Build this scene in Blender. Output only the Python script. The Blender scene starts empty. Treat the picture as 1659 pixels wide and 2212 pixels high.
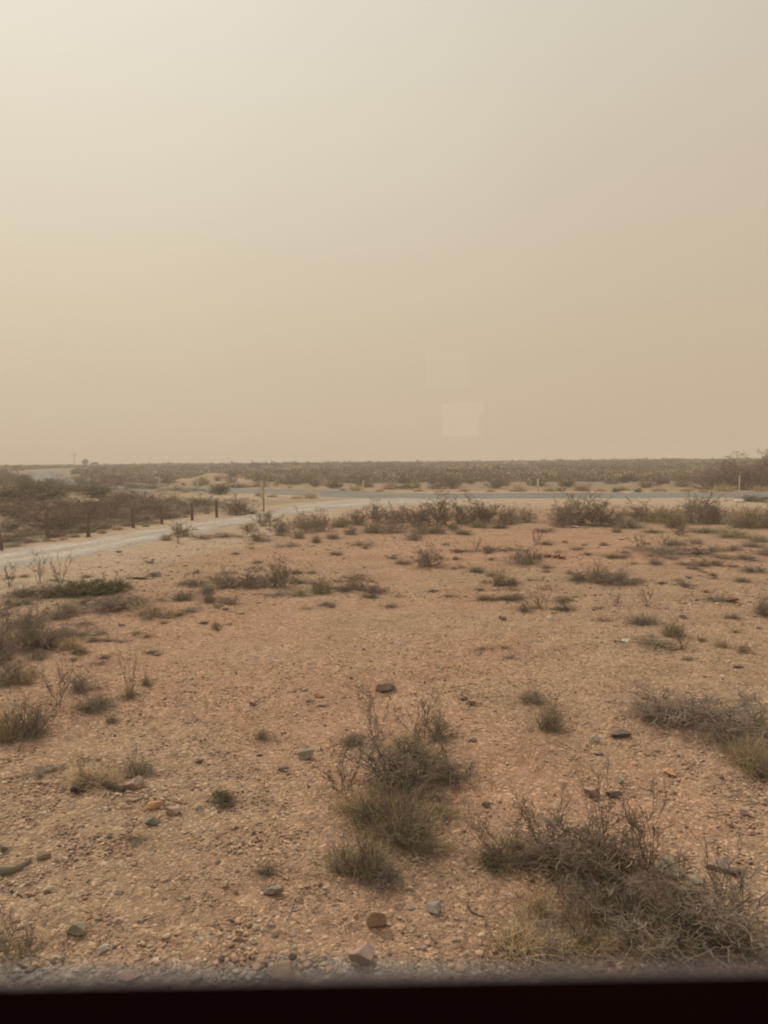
import bpy, math
import numpy as np
from mathutils import Matrix, Vector

RNG = np.random.default_rng(7)
S = bpy.context.scene
COL = S.collection
PI = math.pi

# ------------------------------------------------------------------ camera
EYE = np.array([0.0, 0.0, 2.8])
PITCH, ROLL = math.radians(3.84), math.radians(-0.55)
FD = 1106 / math.tan(math.radians(34.5))
CM = Matrix.Rotation(math.radians(90) - PITCH, 3, 'X') @ Matrix.Rotation(ROLL, 3, 'Z')
CMN = np.array(CM)
cd = bpy.data.cameras.new('camera')
cam = bpy.data.objects.new('camera', cd)
COL.objects.link(cam)
cam.matrix_world = Matrix.Translation(Vector(EYE)) @ CM.to_4x4()
cd.sensor_fit = 'VERTICAL'
cd.lens = 6.8
cd.sensor_height = 2 * 6.8 * math.tan(math.radians(34.5))
cd.clip_start, cd.clip_end = 0.01, 6000
cd.dof.use_dof = True
cd.dof.focus_distance = 14
cd.dof.aperture_fstop = 2.0
S.camera = cam

# ------------------------------------------------------------------ noise
def vnoise(x, y, seed=0):
    xi, yi = np.floor(x), np.floor(y)
    fx, fy = x - xi, y - yi
    fx, fy = fx * fx * (3 - 2 * fx), fy * fy * (3 - 2 * fy)
    xi, yi = xi.astype(np.int64), yi.astype(np.int64)
    def h(a, b):
        n = (a * 374761393 + b * 668265263 + seed * 974634777) & 0xffffffff
        n = ((n ^ (n >> 13)) * 1274126177) & 0xffffffff
        n = n ^ (n >> 16)
        return (n & 0xffff) / 65535.0
    a, b, c, d = h(xi, yi), h(xi + 1, yi), h(xi, yi + 1), h(xi + 1, yi + 1)
    return (a * (1 - fx) + b * fx) * (1 - fy) + (c * (1 - fx) + d * fx) * fy - 0.5

def fbm(x, y, seed=0, octs=3):
    v, a = 0, 1.0
    for k in range(octs):
        v = v + a * vnoise(x * 2 ** k + k * 17.3, y * 2 ** k - k * 9.1, seed + k)
        a *= 0.5
    return v

def sstep(a, b, x):
    t = np.clip((x - a) / (b - a), 0, 1)
    return t * t * (3 - 2 * t)

MOUNDS = []      # low dirt rises (x, y, rx, ry, h)
def macro(x, y):
    r = np.sqrt(x * x + y * y)
    z = 1.75 * sstep(110, 330, r) - 12 * sstep(400, 900, r)
    z = z + 0.45 * sstep(90, 220, r) * fbm(x / 60, y / 60, 3, 2)
    for mx, my, rx, ry, h in MOUNDS:
        z = z + h * np.exp(-((x - mx) / rx) ** 2 - ((y - my) / ry) ** 2) * (1 + 0.7 * fbm(x / 3, y / 3, 21, 2))
    return z

def pix_dir(x, y):
    d = np.array([(x - 829.5) / FD, -(y - 1106) / FD, -1.0])
    d = CMN @ d
    return d / np.linalg.norm(d)

def P(x, y, hf=macro):
    """photograph position (1659 wide) -> point on the terrain"""
    d = pix_dir(x, y)
    t, step = 3.0, 0.0
    prev = t
    while t < 900:
        p = EYE + d * t
        if p[2] < float(hf(np.array(p[0]), np.array(p[1]))):
            lo, hi = prev, t
            for _ in range(24):
                m = (lo + hi) / 2
                q = EYE + d * m
                if q[2] < float(hf(np.array(q[0]), np.array(q[1]))): hi = m
                else: lo = m
            q = EYE + d * hi
            return q
        prev = t
        t *= 1.02
    return EYE + d * 430

MOUNDS.append((*P(470, 1040)[:2], 6.5, 4.5, 1.25))
MOUNDS.append((*P(540, 1042)[:2], 7, 4, 0.5))

def seg_dist(x, y, line):
    best = np.full(np.shape(x), 1e9)
    for (ax, ay), (bx, by) in zip(line[:-1], line[1:]):
        dx, dy = bx - ax, by - ay
        t = np.clip(((x - ax) * dx + (y - ay) * dy) / (dx * dx + dy * dy + 1e-9), 0, 1)
        best = np.minimum(best, np.hypot(x - ax - t * dx, y - ay - t * dy))
    return best

def catmull(pts, n=8):
    pts = [np.array(p, float) for p in pts]
    pts = [2 * pts[0] - pts[1]] + pts + [2 * pts[-1] - pts[-2]]
    out = []
    for i in range(1, len(pts) - 2):
        a, b, c, d = pts[i - 1:i + 3]
        for k in range(n):
            t = k / n
            out.append(0.5 * (2 * b + (c - a) * t + (2 * a - 5 * b + 4 * c - d) * t * t + (3 * b - a - 3 * c + d) * t ** 3))
    out.append(pts[-2])
    return out

PAVED = [P(x, y)[:2] for x, y in [(1659, 1069), (1200, 1070.5), (850, 1070.5), (640, 1063), (520, 1061), (400, 1059), (290, 1055), (200, 1048), (130, 1039), (92, 1027), (92, 1019), (130, 1013), (200, 1010.5)]]
PAVED = [PAVED[0] + (PAVED[0] - PAVED[1]) * 3] + PAVED
PAVED = catmull(PAVED, 6)
GR_LO = [P(x, y)[:2] for x, y in [(-420, 1330), (-60, 1242), (0, 1228), (180, 1201), (358, 1162), (480, 1141), (560, 1123), (640, 1109), (720, 1099), (820, 1092), (1000, 1086)]]
GR_UP = [P(x, y)[:2] for x, y in [(-420, 1285), (-60, 1207), (0, 1197), (180, 1168), (358, 1139), (480, 1122), (560, 1109), (610, 1100), (670, 1088), (730, 1080), (860, 1076)]]
GR_LO, GR_UP = catmull(GR_LO, 6), catmull(GR_UP, 6)
GRAVEL = [(a + b) / 2 for a, b in zip(GR_LO, GR_UP)]
GR_HALF = [np.linalg.norm(a - b) / 2 for a, b in zip(GR_LO, GR_UP)]

def road_mask(x, y):
    """1 away from the roads, 0 on them"""
    a = sstep(5.0, 8.5, seg_dist(x, y, PAVED[::2]))
    b = sstep(2.2, 4.2, seg_dist(x, y, GRAVEL[::2]))
    return a * b

def height(x, y):
    r = np.sqrt(x * x + y * y)
    z = macro(x, y)
    far = 1 - sstep(40, 75, r)
    m = road_mask(x, y) if np.size(x) < 3e6 else 1
    u = 0.16 * fbm(x / 5.5, y / 5.5, 11, 2) + 0.045 * fbm(x / 1.1, y / 1.1, 12, 2)
    return z + u * far * m

def hz(x, y):
    return float(height(np.array(float(x)), np.array(float(y))))

# ------------------------------------------------------------------ mesh helpers
def make_mesh(name, v, faces, mats, tint=None, smooth=False, midx=None):
    me = bpy.data.meshes.new(name)
    v = np.asarray(v, np.float32)
    me.vertices.add(len(v))
    me.vertices.foreach_set('co', v.ravel())
    loops = np.concatenate([np.asarray(f, np.int32).ravel() for f in faces])
    sizes = np.concatenate([np.full(len(f), np.shape(f)[1], np.int32) for f in faces])
    starts = np.concatenate([[0], np.cumsum(sizes)[:-1]]).astype(np.int32)
    me.loops.add(len(loops))
    me.loops.foreach_set('vertex_index', loops)
    me.polygons.add(len(sizes))
    me.polygons.foreach_set('loop_start', starts)
    me.polygons.foreach_set('loop_total', sizes)
    me.polygons.foreach_set('use_smooth', np.full(len(sizes), smooth, bool))
    if midx is not None:
        me.polygons.foreach_set('material_index', np.asarray(midx, np.int32))
    for m in (mats if isinstance(mats, (list, tuple)) else [mats]):
        me.materials.append(m)
    if tint is not None:
        a = me.attributes.new('tint', 'FLOAT_COLOR', 'POINT')
        c = np.ones((len(v), 4), np.float32)
        c[:, :3] = tint
        a.data.foreach_set('color', c.ravel())
    me.update()
    me.validate()
    return me

def link(name, data, parent=None, loc=(0, 0, 0), rz=0, scale=None):
    o = bpy.data.objects.new(name, data)
    COL.objects.link(o)
    o.location = loc
    o.rotation_euler = (0, 0, rz)
    if scale is not None: o.scale = scale
    if parent: o.parent = parent
    return o

def tag(o, label=None, cat=None, group=None, kind=None):
    if label: o['label'] = label
    if cat: o['category'] = cat
    if group: o['group'] = group
    if kind: o['kind'] = kind
    return o

class MB:
    """collects vertices, quads and tints"""
    def __init__(s): s.v, s.q, s.t, s.c, s.n = [], [], [], [], 0
    def add(s, v, q=None, t=None, c=(1, 1, 1)):
        v = np.asarray(v, float).reshape(-1, 3)
        s.v.append(v)
        if q is not None and len(q): s.q.append(np.asarray(q) + s.n)
        if t is not None and len(t): s.t.append(np.asarray(t) + s.n)
        c = np.asarray(c, float)
        s.c.append(np.broadcast_to(c, (len(v), 3)).copy())
        s.n += len(v)
    def mesh(s, name, m, smooth=False):
        f = []
        if s.q: f.append(np.concatenate(s.q))
        if s.t: f.append(np.concatenate(s.t))
        return make_mesh(name, np.concatenate(s.v), f, m, np.concatenate(s.c), smooth)
    def box(s, lo, hi, c=(1, 1, 1)):
        x0, y0, z0 = lo; x1, y1, z1 = hi
        v = [(x0, y0, z0), (x1, y0, z0), (x1, y1, z0), (x0, y1, z0), (x0, y0, z1), (x1, y0, z1), (x1, y1, z1), (x0, y1, z1)]
        s.add(v, [(0, 3, 2, 1), (4, 5, 6, 7), (0, 1, 5, 4), (1, 2, 6, 5), (2, 3, 7, 6), (3, 0, 4, 7)], None, c)

def tubes(mb, pts, r0, r1, rng, col, sides=3):
    pts = np.asarray(pts, float)
    N, K, _ = pts.shape
    T = np.gradient(pts, axis=1)
    T /= np.linalg.norm(T, axis=2, keepdims=True) + 1e-9
    ref = rng.normal(size=(N, 1, 3)); ref /= np.linalg.norm(ref, axis=2, keepdims=True)
    n1 = np.cross(T, ref); n1 /= np.linalg.norm(n1, axis=2, keepdims=True) + 1e-9
    n2 = np.cross(T, n1)
    r0 = np.broadcast_to(np.asarray(r0, float), (N,)); r1 = np.broadcast_to(np.asarray(r1, float), (N,))
    t = np.linspace(0, 1, K)
    r = (r0[:, None] * (1 - t) + r1[:, None] * t)[:, :, None, None]
    a = np.arange(sides) * 2 * PI / sides
    v = pts[:, :, None, :] + r * (np.cos(a)[None, None, :, None] * n1[:, :, None, :] + np.sin(a)[None, None, :, None] * n2[:, :, None, :])
    idx = np.arange(N * K * sides).reshape(N, K, sides)
    nx = np.roll(idx, -1, axis=2)
    q = np.stack([idx[:, :-1], nx[:, :-1], nx[:, 1:], idx[:, 1:]], axis=-1).reshape(-1, 4)
    c = np.asarray(col, float)
    if c.ndim == 2: c = np.repeat(c, K * sides, axis=0)
    mb.add(v.reshape(-1, 3), q, None, c)

def blades(mb, pts, w, rng, col, taper=0.15):
    """flat narrow strips along polylines"""
    N, K, _ = pts.shape
    T = pts[:, -1] - pts[:, 0]
    side = np.cross(T, rng.normal(size=(N, 3))); side /= np.linalg.norm(side, axis=1, keepdims=True) + 1e-9
    t = np.linspace(0, 1, K)
    ww = (np.asarray(w) * np.ones(N))[:, None] * (1 - (1 - taper) * t[None])
    v = np.stack([pts - side[:, None] * ww[..., None] / 2, pts + side[:, None] * ww[..., None] / 2], axis=2)
    idx = np.arange(N * K * 2).reshape(N, K, 2)
    q = np.stack([idx[:, :-1, 0], idx[:, :-1, 1], idx[:, 1:, 1], idx[:, 1:, 0]], -1).reshape(-1, 4)
    c = np.asarray(col, float)
    if c.ndim == 2: c = np.repeat(c, K * 2, axis=0)
    mb.add(v.reshape(-1, 3), q, None, c)

def leaves(mb, c, size, rng, col):
    N = len(c)
    a = rng.normal(size=(N, 3)); a /= np.linalg.norm(a, axis=1, keepdims=True)
    b = np.cross(a, rng.normal(size=(N, 3))); b /= np.linalg.norm(b, axis=1, keepdims=True)
    s = (size * rng.uniform(0.6, 1.4, N))[:, None]
    v = np.stack([c - a * s, c - b * s * 0.55, c + a * s, c + b * s * 0.55], 1)
    idx = np.arange(N * 4).reshape(N, 4)
    col = np.asarray(col, float)
    if col.ndim == 2: col = np.repeat(col, 4, axis=0)
    mb.add(v.reshape(-1, 3), idx, None, col)

def vary(rng, base, n, amt=0.25, hue=0.06):
    v = rng.uniform(1 - amt, 1 + amt, (n, 1))
    return np.clip(np.array(base)[None] * v * (1 + rng.normal(0, hue, (n, 3))), 0.01, 0.9)

def grow(rng, a, b, K, bow=0.0, wob=0.05):
    N = len(a)
    t = np.linspace(0, 1, K)[None, :, None]
    L = np.linalg.norm(b - a, axis=1)[:, None, None]
    p = a[:, None] * (1 - t) + b[:, None] * t
    p = p + np.sin(PI * t) * L * (np.array([0, 0, 1.0]) * bow)
    o = rng.normal(size=(N, K, 3)) * wob * L
    o[:, 0] = 0
    return p + o

def kids(rng, pts, m, l0, l1, spread, up, tmin=0.25, K=4, wob=0.06):
    N, KK, _ = pts.shape
    i = rng.integers(0, N, m)
    t = rng.uniform(tmin, 1, m) * (KK - 1)
    k = np.minimum(t.astype(int), KK - 2); f = (t - k)[:, None]
    st = pts[i, k] * (1 - f) + pts[i, k + 1] * f
    d = pts[i, k + 1] - pts[i, k]
    d /= np.linalg.norm(d, axis=1, keepdims=True) + 1e-9
    d = d + rng.normal(size=(m, 3)) * spread; d[:, 2] += up
    d /= np.linalg.norm(d, axis=1, keepdims=True)
    e = st + d * rng.uniform(l0, l1, m)[:, None]
    e[:, 2] = np.maximum(e[:, 2], 0.02)
    return grow(rng, st, e, K, 0.0, wob)

# ------------------------------------------------------------------ materials
def nmat(name):
    m = bpy.data.materials.new(name); m.use_nodes = True
    nt = m.node_tree; nt.nodes.clear()
    out = nt.nodes.new('ShaderNodeOutputMaterial')
    return m, nt, out

def N_(nt, t, **kw):
    n = nt.nodes.new(t)
    for k, v in kw.items():
        if k in n.inputs: n.inputs[k].default_value = v
        else: setattr(n, k, v)
    return n

def L_(nt, a, b): nt.links.new(a, b)

def noise_n(nt, scale, detail=4, rough=0.55, vec=None):
    n = N_(nt, 'ShaderNodeTexNoise', Scale=scale, Detail=detail, Roughness=rough)
    if vec is not None: L_(nt, vec, n.inputs['Vector'])
    return n

def mult(nt, a, b, fac=1.0, blend='MULTIPLY'):
    n = nt.nodes.new('ShaderNodeMix'); n.data_type = 'RGBA'; n.blend_type = blend
    n.inputs[0].default_value = fac
    for s, k in ((a, 6), (b, 7)):
        if isinstance(s, (tuple, list)): n.inputs[k].default_value = s
        else: L_(nt, s, n.inputs[k])
    return n.outputs[2]

def ramp(nt, fac, stops):
    r = nt.nodes.new('ShaderNodeValToRGB')
    e = r.color_ramp.elements
    while len(e) < len(stops): e.new(0.5)
    for el, (p, c) in zip(e, stops):
        el.position = p
        el.color = (*c, 1) if len(c) == 3 else c
    L_(nt, fac, r.inputs[0])
    return r.outputs[0]

def plant_mat(name, rnd=0.3):
    m, nt, out = nmat(name)
    at = N_(nt, 'ShaderNodeAttribute', attribute_name='tint')
    oi = nt.nodes.new('ShaderNodeObjectInfo')
    r = ramp(nt, oi.outputs['Random'], [(0, (1 - rnd, 1 - rnd, 1 - rnd * 1.1)), (0.5, (1, 0.97, 0.93)), (1, (1 + rnd * .6, 1 + rnd * .6, 1 + rnd * .7))])
    c = mult(nt, at.outputs['Color'], r)
    d = N_(nt, 'ShaderNodeBsdfDiffuse', Roughness=0.6)
    L_(nt, c, d.inputs[0])
    t = nt.nodes.new('ShaderNodeBsdfTranslucent'); L_(nt, c, t.inputs[0])
    mx = nt.nodes.new('ShaderNodeMixShader'); mx.inputs[0].default_value = 0.18
    L_(nt, d.outputs[0], mx.inputs[1]); L_(nt, t.outputs[0], mx.inputs[2])
    L_(nt, mx.outputs[0], out.inputs[0])
    return m

M_WOOD = plant_mat('dry_bark')
M_LEAF = plant_mat('dry_foliage')

def rock_mat(name):
    m, nt, out = nmat(name)
    at = N_(nt, 'ShaderNodeAttribute', attribute_name='tint')
    tc = nt.nodes.new('ShaderNodeTexCoord')
    n = noise_n(nt, 14, 6, 0.65, tc.outputs['Object'])
    c = mult(nt, at.outputs['Color'], ramp(nt, n.outputs[0], [(0.25, (0.6, 0.58, 0.56)), (0.55, (1, 1, 1)), (0.8, (1.25, 1.2, 1.1))]))
    b = N_(nt, 'ShaderNodeBump', Strength=0.35, Distance=0.02); L_(nt, n.outputs[0], b.inputs['Height'])
    p = N_(nt, 'ShaderNodeBsdfPrincipled', Roughness=0.9); p.inputs['Specular IOR Level'].default_value = 0.2
    L_(nt, c, p.inputs['Base Color']); L_(nt, b.outputs[0], p.inputs['Normal'])
    L_(nt, p.outputs[0], out.inputs[0])
    return m
M_ROCK = rock_mat('weathered_stone')

def ground_mat():
    m, nt, out = nmat('desert_dirt')
    at = N_(nt, 'ShaderNodeAttribute', attribute_name='tint')
    geo = nt.nodes.new('ShaderNodeNewGeometry')
    pos = geo.outputs['Position']
    n1 = noise_n(nt, 0.9, 5, 0.6, pos)
    n2 = noise_n(nt, 9, 6, 0.7, pos)
    n3 = noise_n(nt, 55, 4, 0.7, pos)
    v = N_(nt, 'ShaderNodeTexVoronoi', Scale=38.0); L_(nt, pos, v.inputs['Vector'])
    v2 = N_(nt, 'ShaderNodeTexVoronoi', Scale=75.0); L_(nt, pos, v2.inputs['Vector'])
    c = mult(nt, at.outputs['Color'], ramp(nt, n1.outputs[0], [(0.3, (0.86, 0.83, 0.8)), (0.5, (1, 1, 1)), (0.72, (1.1, 1.1, 1.08))]))
    c = mult(nt, c, ramp(nt, n2.outputs[0], [(0.3, (0.70, 0.67, 0.65)), (0.5, (1, 1, 1)), (0.7, (1.22, 1.2, 1.16))]))
    c = mult(nt, c, ramp(nt, n3.outputs[0], [(0.3, (0.78, 0.76, 0.74)), (0.5, (1, 1, 1)), (0.7, (1.22, 1.2, 1.17))]))
    # embedded grit: some voronoi cells paler, pinker or darker than the dirt
    g = nt.nodes.new('ShaderNodeSeparateColor'); L_(nt, v.outputs['Color'], g.inputs[0])
    c = mult(nt, c, ramp(nt, g.outputs[0], [(0.0, (0.72, 0.68, 0.66)), (0.12, (0.95, 0.95, 0.95)), (0.8, (1, 1, 1)), (0.9, (1.4, 1.4, 1.38)), (1.0, (1.7, 1.72, 1.72))]), 0.9)
    g2 = nt.nodes.new('ShaderNodeSeparateColor'); L_(nt, v2.outputs['Color'], g2.inputs[0])
    c = mult(nt, c, ramp(nt, g2.outputs[1], [(0.0, (0.7, 0.68, 0.66)), (0.25, (0.95, 0.95, 0.95)), (0.8, (1.05, 1.05, 1.05)), (1.0, (1.4, 1.38, 1.33))]), 0.7)
    s1 = N_(nt, 'ShaderNodeMath', operation='MULTIPLY'); L_(nt, v.outputs['Distance'], s1.inputs[0]); s1.inputs[1].default_value = -0.6
    s2 = N_(nt, 'ShaderNodeMath', operation='ADD'); L_(nt, n2.outputs[0], s2.inputs[0]); L_(nt, s1.outputs[0], s2.inputs[1])
    s3 = N_(nt, 'ShaderNodeMath', operation='MULTIPLY_ADD'); L_(nt, v2.outputs['Distance'], s3.inputs[0]); s3.inputs[1].default_value = -0.3; L_(nt, s2.outputs[0], s3.inputs[2])
    b = N_(nt, 'ShaderNodeBump', Strength=0.7, Distance=0.03); L_(nt, s3.outputs[0], b.inputs['Height'])
    p = N_(nt, 'ShaderNodeBsdfPrincipled', Roughness=0.95); p.inputs['Specular IOR Level'].default_value = 0.1
    L_(nt, c, p.inputs['Base Color']); L_(nt, b.outputs[0], p.inputs['Normal'])
    L_(nt, p.outputs[0], out.inputs[0])
    return m

def surf_mat(name, base, scale, contrast=0.25, rough=0.9, bump=0.3, stretch=None, spec=0.2, road=False):
    m, nt, out = nmat(name)
    geo = nt.nodes.new('ShaderNodeNewGeometry'); pos = geo.outputs['Position']
    if stretch:
        mp = N_(nt, 'ShaderNodeMapping'); mp.inputs['Scale'].default_value = stretch
        L_(nt, pos, mp.inputs[0]); pos = mp.outputs[0]
    n = noise_n(nt, scale, 6, 0.65, pos); n2 = noise_n(nt, scale * 0.08, 3, 0.5, pos)
    lo, hi = 1 - contrast, 1 + contrast
    c = mult(nt, (*base, 1), ramp(nt, n.outputs[0], [(0.3, (lo, lo, lo)), (0.7, (hi, hi, hi))]))
    c = mult(nt, c, ramp(nt, n2.outputs[0], [(0.3, (0.85, 0.83, 0.8)), (0.7, (1.12, 1.12, 1.12))]))
    if road:
        at = N_(nt, 'ShaderNodeAttribute', attribute_name='tint'); c = mult(nt, c, at.outputs['Color'])
    b = N_(nt, 'ShaderNodeBump', Strength=bump, Distance=0.02); L_(nt, n.outputs[0], b.inputs['Height'])
    p = N_(nt, 'ShaderNodeBsdfPrincipled', Roughness=rough); p.inputs['Specular IOR Level'].default_value = spec
    L_(nt, c, p.inputs['Base Color']); L_(nt, b.outputs[0], p.inputs['Normal'])
    L_(nt, p.outputs[0], out.inputs[0])
    return m

# ------------------------------------------------------------------ terrain
DIRT = np.array([0.374, 0.255, 0.177]); RED = np.array([0.405, 0.255, 0.176]); TAN = np.array([0.372, 0.268, 0.182])
SAND = np.array([0.445, 0.360, 0.272]); SCRUB = np.array([0.29, 0.225, 0.16]); BALLAST = np.array([0.27, 0.245, 0.215])
_g = np.array(GRAVEL); _o = np.argsort(_g[:, 1]); GYS, GXS = _g[_o, 1], _g[_o, 0]
def ground_color(x, y):
    r = np.sqrt(x * x + y * y)
    n = fbm(x / 7, y / 7, 31, 3)[..., None]; n2 = fbm(x / 2.2, y / 2.2, 35, 3)[..., None]; n3 = fbm(x / 16, y / 16, 37, 2)[..., None]
    c = DIRT + (RED - DIRT) * sstep(-0.05, 0.5, n * 0.7 + 0.4 * np.exp(-((r - 13) / 5) ** 2 - ((x + 1) / 5) ** 2)[..., None] + 0.3 * np.exp(-((r - 26) / 5) ** 2)[..., None])
    c = c + (TAN - c) * 0.8 * sstep(0.0, 0.5, n2 * 0.7 - n3 * 0.5 + 0.28 * (1 - sstep(6, 11, r))[..., None])
    dp = seg_dist(x, y, PAVED[::2])[..., None]; dg = seg_dist(x, y, GRAVEL[::2])[..., None]
    rr = r[..., None]
    lf = sstep(-0.47, -0.37, (x / np.maximum(y, 1))[..., None])
    sandm = sstep(24, 14, dp + 9 * n) * sstep(40, 52, rr) * sstep(100, 80, rr) * lf * (1 - 0.65 * sstep(66, 71, rr))
    sandm = np.maximum(sandm, 0.75 * sstep(6.5, 3.5, dg + 3 * n))
    c = c + (SAND - c) * sandm
    sc = sstep(68, 75, rr) * (1 - 0.5 * sstep(26, 8, dp + 14 * n3) * sstep(100, 80, rr) * lf)
    side = (x < np.interp(y, GYS, GXS) - 2.5)[..., None] & (y < 62)[..., None] & (y > 10)[..., None]
    sc = np.maximum(sc, side * sstep(2.5, 6, dg + 3 * n) * sstep(64, 52, y[..., None]) * 0.9)
    sandm = sandm * (1 - sc * side)
    c = c + (SCRUB - c) * sc
    for mx, my, rx, ry, h in MOUNDS:
        w = np.exp(-((x - mx) / rx / 1.1) ** 2 - ((y - my) / ry / 1.1) ** 2)[..., None]
        c = c + (np.array([0.38, 0.285, 0.20]) - c) * sstep(0.1, 0.4, w)
    bal = sstep(4.08, 3.90, y[..., None] + 0.25 * n2 + 0.02 * x[..., None]) 
    c = c + (BALLAST - c) * bal
    return c

def sheet():
    ang = np.concatenate([np.arange(-180, -48, 4.0), np.arange(-48, 48, 0.125), np.arange(48, 180, 4.0)])
    ang = np.radians(ang)
    r = [1.2]
    while r[-1] < 70: r.append(r[-1] * 1.0065)
    while r[-1] < 2600: r.append(r[-1] * 1.022)
    r = np.array(r)
    A, R = np.meshgrid(ang, r)
    X, Y = R * np.sin(A), R * np.cos(A)
    Z = height(X, Y)
    near = (1 - sstep(14, 40, R)) * road_mask(X, Y)
    Z = Z + near * (0.020 * fbm(X / 0.22, Y / 0.22, 51, 2) + 0.012 * fbm(X / 0.07, Y / 0.07, 52, 2))
    C = ground_color(X, Y)
    nr, na = R.shape
    V = np.stack([X, Y, Z], -1).reshape(-1, 3)
    V = np.concatenate([V, [[0, 0, hz(0, 0)]]])
    Cc = np.concatenate([C.reshape(-1, 3), [BALLAST]])
    idx = np.arange(nr * na).reshape(nr, na)
    nx = np.roll(idx, -1, axis=1)
    q = np.stack([idx[:-1], idx[1:], nx[1:], nx[:-1]], -1).reshape(-1, 4)
    t = np.stack([np.full(na, nr * na), idx[0], nx[0]], -1)
    o = link('ground', make_mesh('ground', V, [q, t], ground_mat(), Cc, True))
    tag(o, 'orange brown stony dirt of the desert plain', kind='structure')
sheet()

def strip(name, a, b, mat, off, n=19, label=None, rag=0.0, ruts=0.0):
    a, b = np.array(a), np.array(b)
    t = np.linspace(0, 1, n)[None, :, None]
    p = a[:, None] * (1 - t) + b[:, None] * t
    k = 4
    p = np.concatenate([p[i:i + 1] + (p[i + 1:i + 2] - p[i:i + 1]) * s for i in range(len(p) - 1) for s in np.linspace(0, 1, k, endpoint=False)] + [p[-1:]])
    u = np.linspace(0, 1, n)
    along = np.cumsum(np.r_[0, np.hypot(*np.diff(p[:, 0], axis=0).T)])
    wgt = np.abs(u * 2 - 1) ** 3 * np.sign(u - 0.5)
    jit = rag * fbm(along[:, None] / 1.3 + 50 * (u[None] > .5), along[:, None] * 0 + 3.0, 81, 3)
    dirv = p[:, -1] - p[:, 0]; dirv /= np.linalg.norm(dirv, axis=1, keepdims=True)
    p = p + (jit * wgt[None])[..., None] * dirv[:, None]
    z = height(p[..., 0], p[..., 1]) + off
    rut = np.exp(-((u - 0.3) / 0.09) ** 2) + np.exp(-((u - 0.7) / 0.09) ** 2)
    shade = 1 + ruts * (rut[None] - 0.5) + 0.12 * fbm(along[:, None] / 2.5 + 0 * u, u[None] * 4 + 0 * along[:, None], 83, 3)
    tint = np.repeat(shade[..., None], 3, -1).reshape(-1, 3)
    edge = np.minimum(np.arange(n), np.arange(n)[::-1])
    z = z - (edge == 0) * off * 1.6
    V = np.concatenate([p, z[..., None]], -1).reshape(-1, 3)
    idx = np.arange(len(V)).reshape(p.shape[:2])
    q = np.stack([idx[:-1, :-1], idx[1:, :-1], idx[1:, 1:], idx[:-1, 1:]], -1).reshape(-1, 4)
    o = link(name, make_mesh(name, V, [q], mat, tint, True))
    tag(o, label, kind='structure')
    return o

def offset_line(line, w):
    out = []
    for i, p in enumerate(line):
        a, b = line[max(i - 1, 0)], line[min(i + 1, len(line) - 1)]
        d = (b - a) / (np.linalg.norm(b - a) + 1e-9)
        out.append(p + w * np.array([-d[1], d[0]]))
    return out
strip('paved_road', offset_line(PAVED, -4.4), offset_line(PAVED, 4.4), surf_mat('worn_asphalt', (0.205, 0.195, 0.185), 1.5, 0.12, 0.85, 0.1, road=True), 0.06, rag=0.3, ruts=0.05, label='grey paved road crossing the plain and bending away')
strip('gravel_road', GR_LO, GR_UP, surf_mat('pale_gravel', (0.42, 0.375, 0.325), 7, 0.34, 0.95, 0.5, road=True), 0.045, rag=1.3, ruts=0.16, label='pale gravel track beside the brown fence posts')

# ------------------------------------------------------------------ plants
BARK = (0.275, 0.222, 0.18); GREYB = (0.37, 0.31, 0.255); OLIVE = (0.49, 0.43, 0.265); STRAW = (0.60, 0.48, 0.31)
GREEN = (0.23, 0.22, 0.11); SAGE = (0.42, 0.365, 0.27); REDB = (0.28, 0.20, 0.165); PALE = (0.56, 0.46, 0.34)
SC = {'S': 1.0, 'M': 1.5, 'L': 2.1}
TH = {'S': 1.2, 'M': 0.95, 'L': 0.78}
DN = {'S': 1.15, 'M': 0.85, 'L': 0.62}

def dome_tips(rng, n, rmin=0.0, top=1.0, flat=0.0):
    th = rng.uniform(0, 2 * PI, n)
    r = 0.5 * np.sqrt(rng.uniform(rmin, 1, n))
    z = top * np.sqrt(np.clip(1 - (r / 0.5) ** 2, 0.02, 1)) * rng.uniform(0.6, 1.1, n) * (1 - flat)
    return np.stack([r * np.cos(th), r * np.sin(th), z + 0.03], -1)

def base_pts(rng, n, r):
    th = rng.uniform(0, 2 * PI, n); q = r * np.sqrt(rng.uniform(0, 1, n))
    return np.stack([q * np.cos(th), q * np.sin(th), np.full(n, -0.03)], -1)

def stray(rng, n, tips):
    """a few tips pushed past the dome so the outline is ragged"""
    k = rng.random(n) < 0.22
    tips[k] *= rng.uniform(1.1, 1.35, (k.sum(), 1)) * np.array([1.1, 1.1, 0.95])
    return tips

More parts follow.
